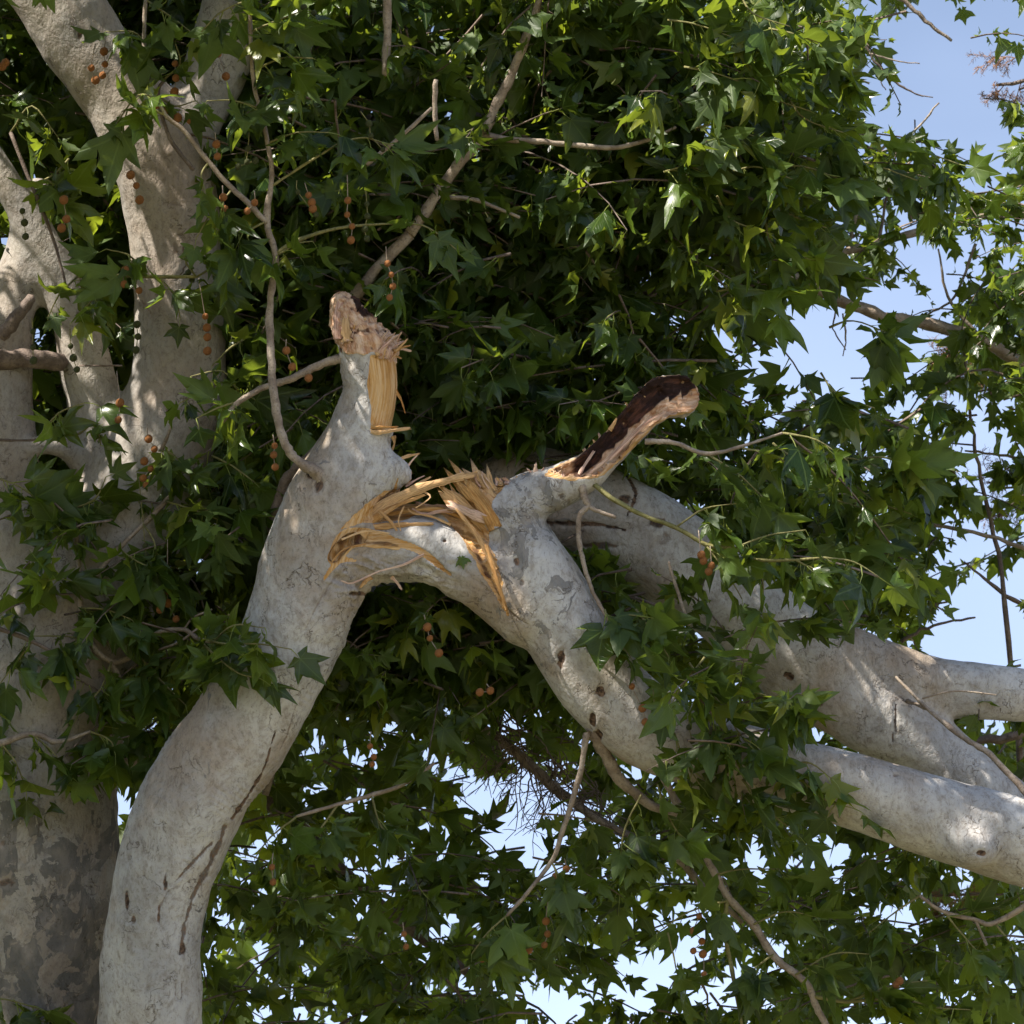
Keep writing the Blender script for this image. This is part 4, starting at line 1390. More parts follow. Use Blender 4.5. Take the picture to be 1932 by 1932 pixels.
def dry_spray(root, size, seed, mat=M_DRY):
    """panicle of fine dry stalks with tiny seed heads; layout units"""
    rg = np.random.default_rng(seed)
    VV, TT = [], []
    off = 0

    def grow(p, d, L, r, depth):
        nonlocal off
        n_ = 4
        path = [p]
        for k in range(n_):
            d = d + rg.normal(0, 0.22, 3)
            d = d / np.linalg.norm(d)
            path.append(path[-1] + d * L / n_)
        path = np.array(path)
        v, t = mini_tube(Pn(path), r * S0, r * 0.6 * S0)
        VV.append(v); TT.append(t + off); off += len(v)
        if depth == 0:
            return
        for k in range(1, n_ + 1):
            for _ in range(2):
                d2 = d + rg.normal(0, 0.75, 3)
                d2[1] += 0.15
                grow(path[k], d2 / np.linalg.norm(d2), L * rg.uniform(0.35, 0.6), r * 0.7, depth - 1)
    d0 = np.array([rg.uniform(-1, -.2), rg.uniform(-.2, 0.8), 0.0])
    grow(np.array(root, float), d0 / np.linalg.norm(d0), size, 1.5, 3)
    o = part('seed_cluster', np_mesh('seed_cluster', np.vstack(VV), [np.vstack(TT)], [mat]), tree_f)
    return o


ZF = 1700
tube_part('branch', [(2330, 100, 2000, 14), (2100, 90, ZF, 6), (1940, 150, ZF, 4), (1880, 160, ZF, 2.6)], M_TWIG_DARK, tree_f, sides=6, seed=4)
tube_part('branch', [(2330, 820, 2200, 16), (2080, 720, ZF, 8), (1960, 680, ZF, 6), (1850, 650, ZF, 3.5), (1780, 610, ZF, 2)], M_TWIG_DARK, tree_f, sides=6, seed=5)
tube_part('branch', [(2330, 1020, 2200, 12), (2080, 900, ZF, 6), (1970, 880, ZF, 4), (1905, 905, ZF, 2.5)], M_TWIG_DARK, tree_f, sides=6, seed=6)
tube_part('branch', [(2330, 1820, 2000, 14), (2080, 1740, 1400, 6), (1920, 1690, 1350, 4), (1760, 1690, 1350, 2.5)], M_TWIG_DARK, tree_f, sides=6, seed=7)
for i, (x, y, s) in enumerate([(1930, 110, 62), (1930, 150, 60), (1895, 160, 42), (1870, 640, 60), (1840, 655, 70), (1800, 625, 55), (1880, 690, 70), (1890, 740, 60), (1820, 690, 55), (1932, 900, 70), (1920, 930, 60), (1935, 960, 60), (1905, 905, 40),
                                (1840, 1690, 70), (1780, 1690, 70), (1880, 1700, 60), (1810, 1700, 60)]):
    dry_spray((x, y, ZF if y < 1500 else 1350), s, 900 + i)

# ================================================================== foliage masses
def dens_mid(q):
    x, y = q[:, 0], q[:, 1]
    edge = 1200 + 110 * np.sin(y * 0.008) + 60 * np.sin(y * 0.021 + 1)
    edge = np.where(y > 900, edge + 120, edge)
    d = sstep(edge + 260, edge - 200, x)
    low = np.where(y > 1280, 0.55, 1.0)
    return d * low * open_sky(q) * (0.75 + 0.25 * np.sign(vnoise(q, 160, 77)))


def dens_right(q):
    n_ = vnoise(q * np.array([1, 1, 0.5]), 150, 55)
    return sstep(-0.35, 0.30, n_) * open_sky(q, 0.8)


# crown of E: the deep background
sitesE = fill(1, 1500, (-250, 1800), (-180, 1320), (650, 1900), dens_mid)
sitesE += fill(2, 560, (330, 2050), (1280, 2250), (450, 2000), lambda q: 0.60 * open_sky(q, 0.45))
foliage('crown', sitesE, tree_e, M_LEAF_FAR, 1, SPR_FAR)
# crown of D: right-hand side against the sky
sitesD = fill(3, 560, (1400, 2300), (-350, 1290), (1050, 1900), dens_right, (0.8, 1.1))
sitesD += fill(10, 130, (1620, 1990), (60, 1180), (1000, 1500), lambda q: 0.9 * open_sky(q, 0.25), (0.6, 0.9))
sitesD += fill(9, 70, (1300, 1620), (480, 1220), (500, 1100), lambda q: 0.8 * open_sky(q, .9))
foliage('crown', sitesD, tree_d, M_LEAF_FAR, 2, SPR_FAR)
# crown of B: behind and above the upright limbs
sitesB = fill(4, 380, (-350, 560), (-350, 1450), (520, 900), lambda q: 0.9 * open_sky(q, .5))
sitesB += fill(5, 340, (430, 1300), (-120, 860), (230, 640), lambda q: 0.9 * open_sky(q, .6) * np.where((q[:, 0] < 560) & (q[:, 1] < 280) & (q[:, 2] < 470), 0.05, 1.0))
sitesB += fill(6, 110, (1000, 1560), (-100, 600), (340, 620), lambda q: 0.8 * open_sky(q, .6))


# unseen crown sprays added above and left of the picture to shade the limbs
def shade_block(seed, n, c, rad):
    rg = np.random.default_rng(seed)
    out_ = []
    while len(out_) < n:
        v = rg.uniform(-1, 1, 3)
        if v @ v > 1:
            continue
        p = np.array(c) + v * np.array(rad)
        # stay out of the picture itself
        rel_ = p - np.array([0, 0, CAMZ])
        dpt = rel_[1] * CP + rel_[2] * SP
        a = rel_[0] / (dpt * TH)
        b_ = (-rel_[1] * SP + rel_[2] * CP) / (dpt * TH)
        if abs(a) < 1.18 and abs(b_) < 1.18:
            continue
        out_.append((p, rg.uniform(0.95, 1.3)))
    return out_


H = np.array(Pn(np.array([[750, 1000, 0]]))[0])
sv_ = np.array(SUN)
H2 = np.array(Pn(np.array([[420, 1400, 0]]))[0])
H3 = np.array(Pn(np.array([[400, 300, 200]]))[0])
sitesB += shade_block(21, 185, H2 + sv_ * 3.4 + np.array([-0.25, 0, -0.15]), (0.95, 1.2, 0.8))
sitesB += shade_block(23, 9, H3 + sv_ * 3.0, (1.6, 1.4, 0.8))
sitesB += shade_block(24, 48, H + sv_ * 3.6, (1.4, 1.3, 0.9))
sitesB += shade_block(22, 60, H + sv_ * 3.6 + np.array([1.1, 0.25, -0.65]), (1.1, 1.2, 0.75))
sitesB += fill(32, 26, (0, 480), (880, 1420), (120, 240), lambda q: 0.9 + 0 * q[:, 0], (.75, 1.0))
# unseen low boughs added to the left and front to darken the lower left
sitesB += shade_block(25, 300, np.array([-3.4, 11.6, 5.2]), (1.3, 2.6, 2.6))
sitesB += shade_block(26, 120, np.array([-1.2, 11.0, 3.6]), (1.6, 2.0, 1.0))
foliage('crown', sitesB, tree_b, M_LEAF, 3)
# crown of A: under and behind the bent limb
sitesA = fill(7, 190, (640, 1120), (1090, 1330), (160, 420), lambda q: 0.55 * open_sky(q, .4))
sitesA += fill(8, 150, (420, 1900), (1560, 2100), (60, 480), lambda q: 0.55 * open_sky(q, .6), (0.7, 0.95))
sitesA += fill(31, 6, (1330, 1600), (940, 1190), (60, 240), lambda q: 0.9 + 0 * q[:, 0], (.8, 1.05))
sitesA += fill(33, 6, (1270, 1520), (1270, 1500), (-150, -115), lambda q: 1 + 0 * q[:, 0], (.7, .9))
foliage('crown', sitesA, tree_a, M_LEAF, 4)

# ================================================================== twigs of the near trees
for i, (pts, mt) in enumerate([
        ([(612, 905, -60, 17.0), (592, 888, -70, 13.0), (560, 868, -74, 8.6), (540, 840, -74, 8.3), (524, 791, -70, 7.9), (514, 720, -60, 7.6), (510, 640, -40, 7.2), (510, 560, -20, 6.8), (520, 483, -20, 6.5), (503, 418, -20, 6.5), (513, 330, -20, 5.0), (505, 270, -20, 4.7), (490, 204, -20, 4.3), (476, 136, -20, 4.0), (471, 0, -20, 3.6), (468, -80, -20, 2.9)], M_TWIG),
        ([(655, 680, -10, 10), (636, 678, -12, 9), (600, 690, -14, 8), (544, 716, -18, 7), (500, 730, -20, 6), (452, 757, -20, 5.5), (415, 800, -20, 4)], M_TWIG),
        ([(620, 835, 40, 15), (590, 860, 70, 13), (545, 900, 110, 12), (520, 960, 130, 9), (505, 1010, 140, 6)], M_TWIG_DARK),
        ([(503, 420, -22, 6), (470, 385, -26, 5.5), (439, 357, -30, 5), (394, 306, -34, 5), (350, 250, -40, 4.5), (313, 218, -44, 4), (300, 190, -44, 3)], M_TWIG),
        ([(511, 352, -20, 3), (560, 320, -24, 2.6), (640, 270, -28, 2)], M_TWIG_GREEN),
        ([(520, 480, -20, 5), (560, 455, -24, 4), (640, 430, -26, 3), (760, 420, -20, 2)], M_TWIG_GREEN),
        ([(1217, 833, -20, 6), (1250, 833, -22, 5), (1282, 838, -24, 4.5), (1329, 856, -26, 4), (1380, 848, -26, 3.4), (1430, 832, -26, 2.8), (1476, 817, -26, 2.4)], M_TWIG),
        ([(1098, 915, -26, 9), (1101, 935, -28, 7), (1108, 954, -30, 6), (1094, 972, -32, 5.5), (1091, 1004, -34, 5), (1098, 1050, -36, 4.6), (1112, 1100, -38, 4.2), (1130, 1140, -40, 4), (1150, 1172, -60, 3.5)], M_TWIG),
        ([(1108, 954, -30, 5), (1130, 965, -30, 4), (1162, 976, -30, 3.2)], M_TWIG),
        ([(1122, 914, -20, 5.5), (1153, 939, -30, 4.8), (1212, 972, -40, 4.4), (1275, 995, -50, 4), (1333, 1028, -60, 3.8), (1384, 1035, -70, 3.4), (1428, 1056, -76, 3), (1500, 1056, -80, 2.6), (1554, 1052, -80, 2)], M_TWIG_GREEN),
        ([(1240, 1440, 0, 9), (1282, 1527, 10, 7), (1323, 1598, 10, 7), (1350, 1652, 10, 7), (1377, 1697, 10, 7.5), (1421, 1744, 10, 7.5), (1465, 1809, 10, 7.5), (1520, 1853, 10, 7), (1540, 1901, 10, 6.5), (1562, 1940, 10, 6), (1590, 2010, 10, 4)], M_TWIG),
        ([(1690, 1277, 250, 2.5), (1751, 1338, 200, 4), (1819, 1392, 160, 5.5), (1867, 1423, 140, 6), (1932, 1491, 120, 7), (1990, 1560, 40, 8), (2020, 1610, 0, 8)], M_TWIG),
        ([(1712, 1322, 310, 4), (1751, 1338, 200, 3.4)], M_TWIG),
        ([(1740, 1318, 210, 2), (1800, 1304, 210, 1.8), (1880, 1311, 210, 1.4)], M_TWIG),
        ([(840, 1300, 430, 11.2), (899, 1363, 440, 9.8), (950, 1401, 440, 9.8), (994, 1438, 440, 9.8), (1038, 1479, 440, 9.8), (1076, 1510, 440, 9.0), (1160, 1565, 440, 9.0), (1275, 1615, 440, 9.0), (1322, 1668, 440, 7.5), (1400, 1740, 440, 5.2)], M_TWIG),
        ([(1115, 1370, -20, 14), (1130, 1398, -10, 13), (1150, 1438, 10, 12), (1178, 1479, 30, 11), (1230, 1520, 60, 9), (1290, 1535, 80, 7)], M_TWIG),
        ([(1108, 1380, -30, 8), (1104, 1400, -34, 6), (1093, 1465, -36, 5.5), (1062, 1564, -38, 5), (1042, 1622, -40, 4.6), (994, 1686, -40, 4), (957, 1727, -40, 3)], M_TWIG),
        ([(820, 1440, 60, 3), (760, 1480, 50, 4), (700, 1500, 40, 4.5), (637, 1518, 30, 4), (560, 1540, 20, 3)], M_TWIG),
        ([(1980, 1680, 0, 6), (1880, 1740, 10, 5), (1840, 1735, 20, 4.5), (1780, 1720, 20, 4), (1735, 1690, 20, 3)], M_TWIG),
        ([(1840, 1735, 20, 3.5), (1860, 1780, 20, 3), (1885, 1830, 20, 2)], M_TWIG),
        ([(1372, 1690, 8, 5), (1368, 1760, 0, 4), (1385, 1850, -6, 4), (1400, 1940, -6, 3)], M_TWIG_GREEN),
        ([(1535, 1880, 10, 4), (1600, 1890, 0, 3.4), (1690, 1880, -10, 2.4)], M_TWIG_GREEN),
        ([(1300, 1180, -40, 3), (1270, 1090, -44, 3.4), (1262, 1060, -44, 2.4)], M_TWIG)]):
    tube_part('twig', pts, mt, tree_a, sides=8, wob=0.06, seed=200 + i, n=5)

for i, (pts, mt) in enumerate([
        ([(773, 442, 240, 11), (848, 333, 250, 11), (909, 255, 260, 10), (940, 190, 260, 9.5), (967, 135, 260, 9), (1010, 20, 260, 7), (1040, -80, 260, 5)], M_TWIG),
        ([(640, 600, 260, 13), (700, 520, 250, 12), (773, 442, 240, 11)], M_TWIG),
        ([(909, 255, 258, 6), (970, 264, 240, 6), (1045, 269, 230, 5.5), (1147, 279, 220, 5), (1210, 268, 220, 4), (1275, 240, 220, 3)], M_TWIG),
        ([(848, 372, 240, 5), (900, 378, 230, 4), (980, 410, 220, 3)], M_TWIG),
        ([(729, -60, 200, 9), (731, 60, 200, 8), (727, 140, 200, 8)], M_TWIG), ([(725, 284, 120, 3.5), (770, 245, 120, 4), (814, 204, 120, 3.5)], M_TWIG), ([(822, 150, 160, 5), (820, 207, 160, 5), (824, 264, 160, 4.5)], M_TWIG),
        ([(690, 310, 120, 5), (725, 284, 120, 4), (740, 270, 120, 3)], M_TWIG),
        ([(330, 930, 200, 5), (313, 946, 190, 5), (270, 990, 180, 5), (224, 1035, 170, 5), (190, 1075, 170, 5), (173, 1103, 180, 4.5), (160, 1140, 220, 4)], M_TWIG),
        ([(140, 960, 170, 4), (143, 997, 170, 4.5), (150, 1079, 170, 4.5), (153, 1147, 170, 5), (170, 1208, 170, 5), (211, 1249, 170, 5.5), (258, 1232, 160, 5.5), (296, 1195, 150, 5), (347, 1188, 140, 4.6), (374, 1205, 130, 4.2), (401, 1212, 120, 3.4)], M_TWIG),
        ([(211, 1249, 170, 5), (230, 1300, 190, 6), (215, 1360, 240, 8)], M_TWIG), ([(347, 1188, 140, 2.4), (365, 1165, 130, 2), (400, 1150, 120, 1.6)], M_TWIG),
        ([(300, 1226, 150, 2.6), (340, 1210, 140, 2.4), (380, 1180, 130, 2)], M_TWIG),
        ([(-20, 1410, 120, 7), (60, 1385, 120, 6), (110, 1400, 120, 5), (170, 1380, 120, 3)], M_TWIG), ([(-20, 1180, 120, 5), (60, 1210, 120, 4), (150, 1260, 130, 3)], M_TWIG_DARK),
        ([(145, 522, 180, 3), (200, 520, 160, 3.4), (300, 522, 140, 3.6), (370, 522, 130, 3.2)], M_TWIG_GREEN),
        ([(-20, 830, 160, 3), (70, 830, 170, 2.4), (150, 818, 180, 2)], M_TWIG_DARK), ([(0, 640, 240, 13), (30, 600, 240, 13), (60, 560, 240, 10)], M_TWIG_DARK), ([(150, 690, 190, 2), (230, 690, 180, 1.8)], M_TWIG_DARK),
        ([(230, 1430, 330, 18), (290, 1440, 360, 17), (340, 1462, 400, 14)], M_TWIG), ([(310, 760, 170, 3), (322, 800, 170, 3), (305, 850, 180, 4)], M_TWIG),
        ([(365, 320, 150, 4), (320, 260, 160, 4), (298, 180, 170, 4), (310, 150, 170, 3)], M_TWIG_DARK), ([(275, 0, 160, 4), (272, 80, 160, 4), (282, 150, 160, 3)], M_TWIG),
        ([(130, 560, 200, 2), (100, 450, 200, 3), (60, 350, 220, 4), (20, 250, 240, 4)], M_TWIG_DARK),
        ([(500, 1500, 420, 6), (560, 1300, 430, 5), (600, 1190, 440, 4)], M_TWIG)]):
    tube_part('twig', pts, mt, tree_b, sides=7, wob=0.06, seed=300 + i, n=5)

# fine dead twigs hanging in the gap below the arch
rr = random.Random(11)
VV, TT = [], []
off = 0
for i in range(95):
    f = rr.random()
    x0 = 900 + f * 230
    y0 = 1345 + f * 165 + rr.uniform(-50, 30)
    pts = [np.array([x0, y0, 440 + rr.uniform(-60, 60)])]
    d = np.array([rr.uniform(-.6, .6), rr.uniform(.2, 1.0) if rr.random() < .75 else rr.uniform(-1, 0), rr.uniform(-.4, .4)])
    L = rr.uniform(50, 210)
    for k in range(7):
        d = d + np.array([rr.gauss(0, .3), rr.gauss(0.05, .25), rr.gauss(0, .25)])
        d /= np.linalg.norm(d)
        pts.append(pts[-1] + d * L / 7)
    pts = np.array(pts)
    v, t = mini_tube(Pn(pts), rr.uniform(1.2, 2.6) * S0, 0.8 * S0, 4)
    VV.append(v); TT.append(t + off); off += len(v)
    for k in range(2, 7):
        d2 = d + np.array([rr.gauss(0, .9), rr.gauss(0, .7), rr.gauss(0, .6)])
        d2 /= np.linalg.norm(d2)
        q = np.array([pts[k], pts[k] + d2 * 14, pts[k] + d2 * 26 + np.array([0, 3, 0])])
        v, t = mini_tube(Pn(q), 1.1 * S0, 0.6 * S0, 3)
        VV.append(v); TT.append(t + off); off += len(v)
dead = part('dead_twigs', np_mesh('dead_twigs', np.vstack(VV), [np.vstack(TT)], [M_TWIG_DARK]), tree_a)
dead['kind'] = 'stuff'

# ================================================================== near leaf sprays: every leaf its own object
def hero_spray(tree, pts, nleaf, size, seed, mat=M_TWIG_GREEN, r=2.4):
    rg = np.random.default_rng(seed)
    full = [(*p, r * (1 - 0.55 * k / (len(pts) - 1))) for k, p in enumerate(pts)]
    tw = tube_part('twig', full, mat, tree, sides=5, wob=0.12, seed=seed, n=4)
    path = Pn(catmull(np.array(pts, float), 5))
    pos, F, sz = spray_layout(rg, path, nleaf, size)
    for k in range(nleaf):
        i = int(rg.integers(len(LEAF_MESH)))
        o = bpy.data.objects.new('leaf', LEAF_MESH[i])
        col.objects.link(o)
        o.parent = tw
        m = Matrix.Identity(4)
        for a in range(3):
            for b_ in range(3):
                m[a][b_] = F[k][a][b_] * sz[k]
            m[a][3] = pos[k][a]
        o.matrix_basis = m
    return tw


LS = 0.138
A_SPR = [  # sprays in front of the bent limb and at the lower right
    ([(1150, 1172, -70), (1180, 1160, -90), (1220, 1165, -100)], 6), ([(1140, 1150, -70), (1160, 1200, -95), (1190, 1240, -105)], 6),
    ([(1200, 1150, -60), (1230, 1190, -100), (1262, 1240, -110)], 6), ([(1330, 1240, -80), (1290, 1290, -100), (1255, 1350, -110)], 7),
    ([(1300, 1250, -100), (1360, 1330, -110), (1400, 1390, -115), (1450, 1440, -115)], 8), ([(1390, 1300, -100), (1440, 1310, -110), (1480, 1330, -115)], 5),
    ([(1310, 1310, -105), (1350, 1380, -110), (1380, 1430, -115), (1440, 1500, -115)], 8), ([(1450, 1420, -105), (1510, 1470, -112), (1560, 1510, -112), (1610, 1525, -110)], 7),
    ([(1270, 1380, -100), (1290, 1430, -104), (1320, 1480, -106)], 6), ([(1400, 1470, -100), (1450, 1530, -104), (1500, 1570, -104)], 6),
    ([(1500, 1440, -100), (1530, 1440, -110), (1570, 1470, -112)], 4), ([(1240, 1480, -60), (1260, 1540, -60), (1300, 1600, -60)], 6), ([(1210, 1500, -30), (1180, 1560, -40), (1170, 1620, -40)], 6),
    ([(1370, 1700, 0), (1300, 1720, -20), (1240, 1760, -20)], 6), ([(1420, 1745, 5), (1480, 1720, -10), (1540, 1730, -20)], 6), ([(1500, 1840, 5), (1570, 1800, -10), (1640, 1800, -20)], 7),
    ([(1460, 1800, 5), (1420, 1830, -10), (1380, 1870, -20)], 6), ([(1600, 1890, 0), (1680, 1860, -10), (1750, 1850, -20)], 7), ([(1700, 1880, -10), (1760, 1900, -20), (1830, 1905, -20)], 7), 
    ([(1350, 1650, 8), (1400, 1640, -10), (1470, 1640, -20)], 6), ([(1780, 1720, 20), (1830, 1780, 0), (1880, 1830, -10)], 6), ([(1735, 1690, 20), (1690, 1720, 0), (1640, 1760, -10)], 6), ([(1880, 1745, 10), (1910, 1790, 0), (1925, 1850, -10)], 6),
    ([(1040, 1625, -40), (1070, 1680, -50), (1110, 1720, -50)], 6), ([(957, 1727, -40), (920, 1760, -50), (890, 1800, -50)], 5), ([(1260, 1760, -20), (1270, 1800, -30), (1280, 1850, -30)], 4),
    ([(637, 1518, 30), (600, 1570, 10), (560, 1620, 0)], 6), ([(700, 1500, 40), (720, 1560, 20), (760, 1600, 10)], 6), ([(560, 1540, 20), (510, 1580, 10), (480, 1620, 0)], 6),
    # hanging in front of limb C
    ([(1275, 995, -50), (1330, 960, -60), (1390, 950, -70)], 5), ([(1384, 1035, -70), (1450, 1010, -80), (1520, 1000, -84)], 6), ([(1428, 1056, -76), (1440, 1110, -84), (1430, 1170, -90)], 5),
    ([(1500, 1056, -80), (1560, 1090, -90), (1600, 1150, -94)], 6), ([(1554, 1052, -80), (1610, 1060, -90), (1660, 1090, -94)], 6), ([(1333, 1028, -60), (1370, 1080, -70), (1400, 1130, -74)], 4),
    ([(1340, 860, -26), (1400, 900, -40), (1450, 950, -44)], 6), ([(1400, 845, -26), (1460, 860, -40), (1520, 900, -44)], 6), ([(1476, 817, -26), (1540, 830, -40), (1600, 870, -44)], 6), 
    # shoot rising from the stem
    ([(520, 483, -22), (560, 460, -34), (590, 455, -40)], 4), ([(503, 418, -24), (450, 440, -40), (400, 430, -50)], 5), ([(505, 270, -20), (560, 250, -34), (620, 250, -44)], 6),
    ([(490, 204, -20), (440, 190, -34), (390, 190, -44)], 5), ([(476, 136, -20), (530, 110, -34), (590, 110, -44)], 6), ([(471, 0, -20), (420, 20, -34), (380, 60, -44)], 5), ([(472, 60, -20), (520, 40, -34), (570, 20, -44)], 6),
    ([(394, 306, -34), (380, 330, -50), (385, 370, -56)], 3), ([(313, 218, -44), (270, 200, -60), (230, 210, -70)], 6), ([(300, 190, -44), (260, 180, -60), (215, 240, -70)], 5), ([(439, 357, -30), (400, 400, -44), (370, 450, -50)], 4),
    ([(640, 270, -28), (690, 260, -34), (750, 280, -40)], 6), ([(760, 420, -20), (810, 430, -30), (860, 470, -34)], 5), ([(452, 757, -20), (410, 770, -30), (370, 790, -36)], 5),
    ]
for i, (p, nl) in enumerate(A_SPR):
    hero_spray(tree_a, p, nl, LS, 4000 + i)
B_SPR = [  # sprays crossing the left trunk
    ([(401, 1212, 60), (440, 1180, -90), (500, 1185, -125)], 8), ([(380, 1207, 60), (430, 1215, -80), (490, 1215, -130), (550, 1225, -135)], 12), ([(258, 1232, 150), (300, 1280, 110), (350, 1330, 90)], 8), ([(374, 1205, 60), (410, 1240, -80), (450, 1270, -125), (490, 1280, -130)], 9),
    ([(211, 1249, 160), (190, 1300, 130), (150, 1340, 120)], 7), ([(170, 1208, 160), (120, 1200, 130), (60, 1200, 120)], 8), ([(150, 1079, 160), (110, 1090, 130), (60, 1100, 120)], 7), ([(153, 1147, 160), (200, 1150, 130), (250, 1170, 120)], 7),
    ([(60, 1210, 120), (30, 1250, 110), (0, 1290, 110)], 6), ([(60, 1385, 120), (100, 1420, 110), (130, 1460, 110)], 7), ([(0, 1400, 120), (30, 1440, 110), (50, 1490, 110)], 6), ([(170, 1380, 120), (210, 1400, 110), (220, 1450, 110)], 6),
    ([(224, 1035, 170), (260, 1060, 130), (310, 1080, 120)], 7), ([(313, 946, 180), (360, 960, 140), (410, 980, 120)], 8), ([(270, 990, 175), (290, 1020, 140), (300, 1080, 130)], 5), ([(420, 930, 200), (460, 960, 160), (500, 990, 140)], 8),
    ([(400, 860, 190), (440, 880, 150), (480, 910, 130)], 7), ([(143, 997, 165), (100, 960, 140), (50, 950, 130)], 7), ([(140, 960, 170), (180, 940, 140), (200, 900, 130)], 5), ([(-10, 900, 160), (40, 920, 140), (90, 960, 130)], 7),
    ([(300, 850, 180), (330, 860, 150), (360, 900, 140)], 6), ([(70, 830, 170), (110, 780, 150), (160, 760, 140)], 5), ([(150, 818, 180), (180, 800, 150), (190, 840, 140)], 4), ([(370, 522, 130), (420, 500, 110), (470, 520, 100)], 6),
    ([(300, 522, 140), (330, 560, 120), (340, 600, 115)], 4), ([(200, 520, 150), (180, 560, 130), (150, 590, 120)], 6), ([(145, 522, 170), (110, 560, 140), (90, 600, 130)], 6), ([(260, 500, 150), (240, 480, 130), (200, 470, 120)], 5),
    ([(370, 522, 130), (350, 490, 110), (380, 470, 100)], 4), ([(60, 350, 220), (90, 340, 200), (130, 380, 190)], 7), ([(130, 300, 260), (100, 330, 240), (60, 350, 230)], 6), ([(20, 250, 240), (60, 200, 230), (110, 260, 220)], 7),
    ([(272, 80, 160), (250, 60, 140), (200, 60, 120)], 5), ([(275, 0, 160), (320, 30, 140), (360, 60, 130)], 7), ([(310, 150, 170), (340, 120, 150), (330, 80, 140)], 5), ([(298, 180, 170), (330, 200, 150), (370, 190, 140)], 5),
    ([(-20, 1880, 100), (30, 1890, 80), (90, 1910, 70)], 8), ([(-20, 1940, 100), (50, 1930, 80), (130, 1925, 70)], 7), ([(420, 720, 150), (380, 740, 120), (340, 760, 110)], 6), ([(450, 740, 130), (420, 700, 110), (360, 710, 100)], 6),
    ([(460, 640, 140), (430, 660, 120), (400, 690, 110)], 4), ([(320, 1350, 160), (300, 1400, 140), (250, 1440, 130)], 7), ([(380, 1330, 170), (340, 1380, 150), (300, 1430, 140)], 7)]
for i, (p, nl) in enumerate(B_SPR):
    hero_spray(tree_b, p, nl, LS * 0.98, 5000 + i)
D_SPR = []
rg = np.random.default_rng(77)
for (x, y, z) in [(1600, 290, 380), (1560, 330, 360), (1590, 150, 380), (1540, 80, 360), (1500, 200, 340), (1450, 120, 320), (1560, 240, 360), (1530, 420, 380), (1470, 330, 340),
                  (1420, 430, 340), (1500, 480, 360), (1400, 250, 320), (1460, 40, 330), (1350, 60, 320), (1380, 150, 320), (1340, 330, 320), (1440, 560, 360), (1650, 620, 420), (1700, 330, 440), (1780, 300, 460), (1820, 360, 480), (1620, 760, 400), (1650, 880, 420), (1720, 880, 440), (1600, 950, 420),
                  (1690, 960, 440), (1640, 1040, 430), (1540, 880, 400)]:
    a = rg.uniform(-0.4, 0.9)
    z -= 130
    D_SPR.append(([(x - 90 * math.cos(a), y - 60 * math.sin(a) - 20, z), (x - 40, y - 15, z - 20), (x + 30, y + 10, z - 30)], int(rg.integers(6, 10))))
for i, (p, nl) in enumerate(D_SPR):
    hero_spray(tree_d, p, nl, LS * 1.05, 6000 + i)

# leaf scrap stuck on the bark
sc_ = bpy.data.objects.new('leaf', LEAF_MESH[3])
col.objects.link(sc_)
sc_.parent = limb_a
fr = Matrix.Identity(4)
f_ = Vector((0, CP, SP))
Nn_ = -f_ + Vector((0.1, 0, 0.3)); Nn_.normalize()
T_ = Vector((0.25, 0, -1)); T_ = (T_ - Nn_ * T_.dot(Nn_)).normalized()
X_ = T_.cross(Nn_)
pp = P(868, 1040, -70)
for a in range(3):
    fr[a][0], fr[a][1], fr[a][2], fr[a][3] = X_[a] * .045, T_[a] * .045, Nn_[a] * .045, pp[a]
sc_.matrix_basis = fr

# ================================================================== hanging seed balls
import bmesh
bmb = bmesh.new()
bmesh.ops.create_icosphere(bmb, subdivisions=2, radius=1.0)
for k, v in enumerate(bmb.verts):
    v.co *= 1 + 0.16 * ((k * 7919) % 13 / 13 - 0.5)
me_ball = {}
for nm, mt in (('ripe', M_BALL), ('green', M_BALL_GREEN)):
    me = bpy.data.meshes.new('seed_ball')
    bmb.to_mesh(me)
    me.materials.append(mt)
    for pl in me.polygons:
        pl.use_smooth = True
    me_ball[nm] = me
bmb.free()


def seed_string(tree, top, balls, z, kind='ripe', r=7.6):
    """a thread from its twig with hanging balls, all in layout units"""
    pts = [(top[0], top[1], z, 1.1)] + [(x, y, z, 0.9) for (x, y) in balls]
    if len(pts) < 3:
        pts.insert(1, ((pts[0][0] + pts[1][0]) / 2 + 1, (pts[0][1] + pts[1][1]) / 2, z, 1.0))
    st = tube_part('seed_string', pts, M_TWIG if kind == 'ripe' else M_TWIG_GREEN, tree, sides=4, wob=0, n=3)
    for k, (x, y) in enumerate(balls):
        o = bpy.data.objects.new('seed_ball', me_ball[kind])
        col.objects.link(o)
        o.parent = st
        q = P(x, y, z)
        s = r * S0 * (1 + z * S0 / D0) * (0.85 + 0.4 * ((x * 13 + y * 7) % 10) / 10)
        o.matrix_basis = Matrix.Translation(q) @ Matrix.Diagonal((s, s, s, 1))


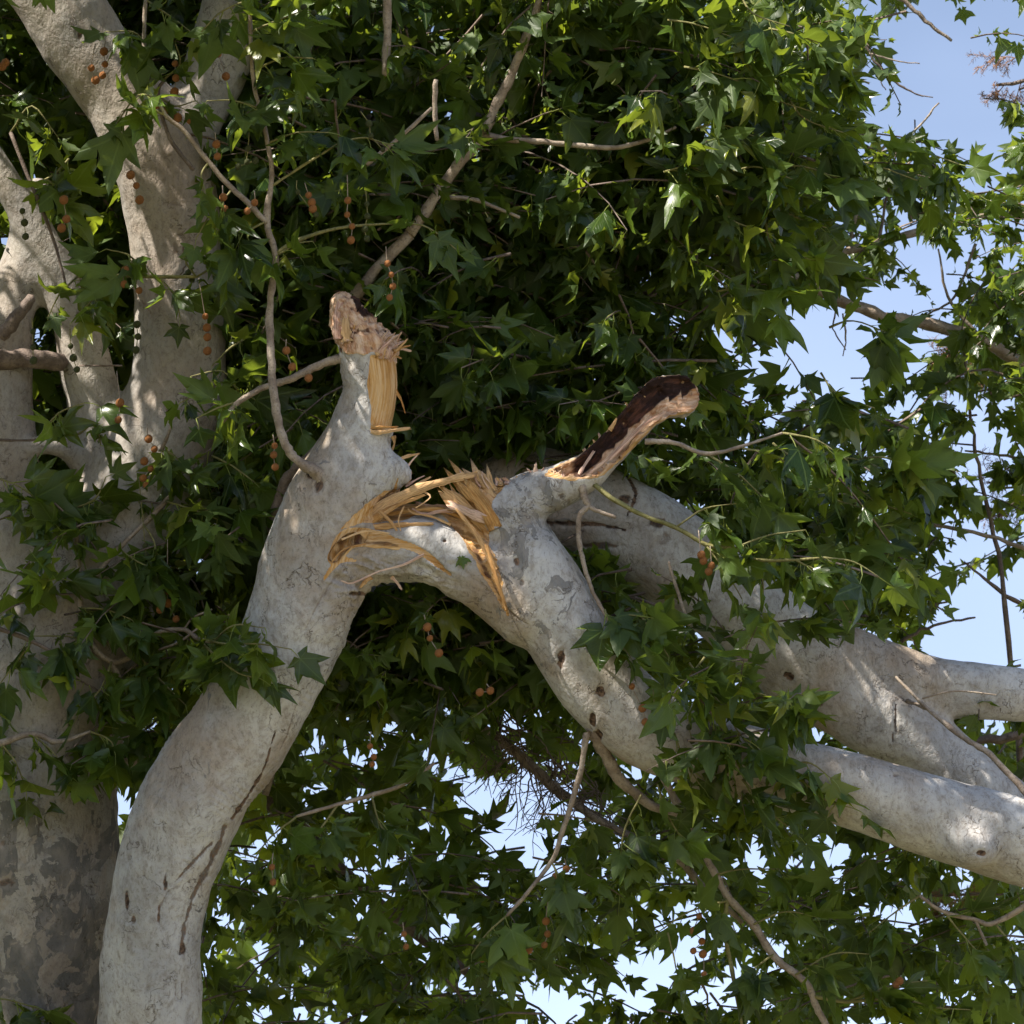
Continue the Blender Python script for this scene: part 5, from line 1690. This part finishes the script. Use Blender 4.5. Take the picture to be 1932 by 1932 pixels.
RIPE_B = [((180, 82), [(172, 128), (180, 151)]), ((200, 68), [(196, 97), (198, 121), (193, 142)]), ((405, 80), [(403, 86), (412, 102), (426, 144)]), ((330, 112), [(330, 120), (332, 147), (329, 173)]), ((247, 300), [(246, 330), (257, 350), (263, 377)]),
          ((300, 188), [(296, 198), (311, 210)]), ((340, 205), [(335, 222), (359, 228)]), ((128, 370), [(120, 377), (125, 413), (116, 430)]), ((240, 500), [(236, 510), (234, 536), (262, 548)]), ((375, 525), [(387, 597), (390, 618), (391, 636), (391, 662)]),
          ((220, 700), [(226, 760), (223, 792)]), ((278, 800), [(280, 828), (291, 847), (272, 870), (284, 884), (270, 902), (275, 915)]), ((316, 1010), [(316, 1115), (317, 1138), (332, 1168)]), ((290, 1090), [(290, 1110), (292, 1128), (302, 1150)]), ((460, 1180), [(464, 1195), (455, 1215), (463, 1236)]),
          ((12, 115), [(10, 118), (4, 125)])]
for top, bl in RIPE_B:
    seed_string(tree_b, top, bl, 120 if top[1] > 300 else 150)
RIPE_A = [((655, 330), [(656, 378), (655, 405), (664, 427), (662, 453)]), ((728, 465), [(731, 497), (738, 518), (741, 540), (735, 561)]), ((420, 350), [(421, 372), (424, 393), (433, 414)]), ((480, 360), [(480, 382), (466, 398)]), ((575, 345), [(582, 368), (588, 382), (590, 394)]),
          ((406, 250), [(408, 272), (410, 295)]), ((540, 640), [(540, 661), (551, 692)]), ((585, 700), [(582, 713)]), ((515, 820), [(518, 841), (516, 858), (519, 881)]), ((800, 1160), [(806, 1183), (811, 1204), (828, 1232)]), ((1190, 1270), [(1192, 1295), (1212, 1336), (1217, 1362)]),
          ((1318, 1000), [(1323, 1047), (1327, 1058)]), ((1340, 1030), [(1342, 1067), (1337, 1078)]), ((700, 1380), [(698, 1408), (705, 1428), (702, 1442)]), ((1065, 1620), [(1068, 1640), (1048, 1653)]), ((1035, 1690), [(1030, 1738), (1033, 1762), (1027, 1783)]), ((1000, 1780), [(998, 1793)]), ((905, 1790), [(910, 1810), (925, 1801)]),
          ((515, 1610), [(513, 1636), (515, 1664)]), ((760, 1740), [(762, 1762), (766, 1786)]), ((1318, 1715), [(1319, 1729), (1309, 1756), (1324, 1776), (1308, 1794), (1326, 1800), (1328, 1838)]), ((1700, 1840), [(1697, 1851), (1690, 1858)]), ((918, 1290), [(925, 1303), (905, 1306)])]
for top, bl in RIPE_A:
    z = -40
    if bl[0][0] > 1180 and bl[0][1] < 1400: z = -108
    seed_string(tree_a, top, bl, z, r=7.2)
GREEN_B = [((60, 600), [(62, 625), (62, 655), (63, 680)]), ((132, 620), [(133, 653), (138, 675), (145, 697)]), ((262, 620), [(258, 612), (260, 635), (256, 660)]), ((48, 395), [(42, 398), (46, 420), (48, 446)]), ((357, 505), [(355, 514), (350, 520), (362, 528)]), ((262, 900), [(274, 1030), (276, 1048)])]
for top, bl in GREEN_B:
    seed_string(tree_b, top, bl, 140, 'green', 6.5)
GREEN_A = [((690, 360), [(692, 385), (693, 408), (688, 432), (692, 450)]), ((470, 250), [(468, 280), (466, 305), (482, 303), (449, 314)]), ((560, 340), [(562, 362), (596, 405)]), ((680, 210), [(696, 233), (700, 256), (722, 282)]), ((575, 20), [(573, 14), (592, 24)]), ((915, 400), [(922, 415)]),
           ((1300, 1340), [(1300, 1372), (1306, 1398)]), ((1340, 1420), [(1343, 1448), (1346, 1470)]), ((1232, 1300), [(1236, 1341), (1243, 1360)])]
for top, bl in GREEN_A:
    seed_string(tree_a, top, bl, -40 if bl[0][1] < 1000 else -106, 'green', 6)
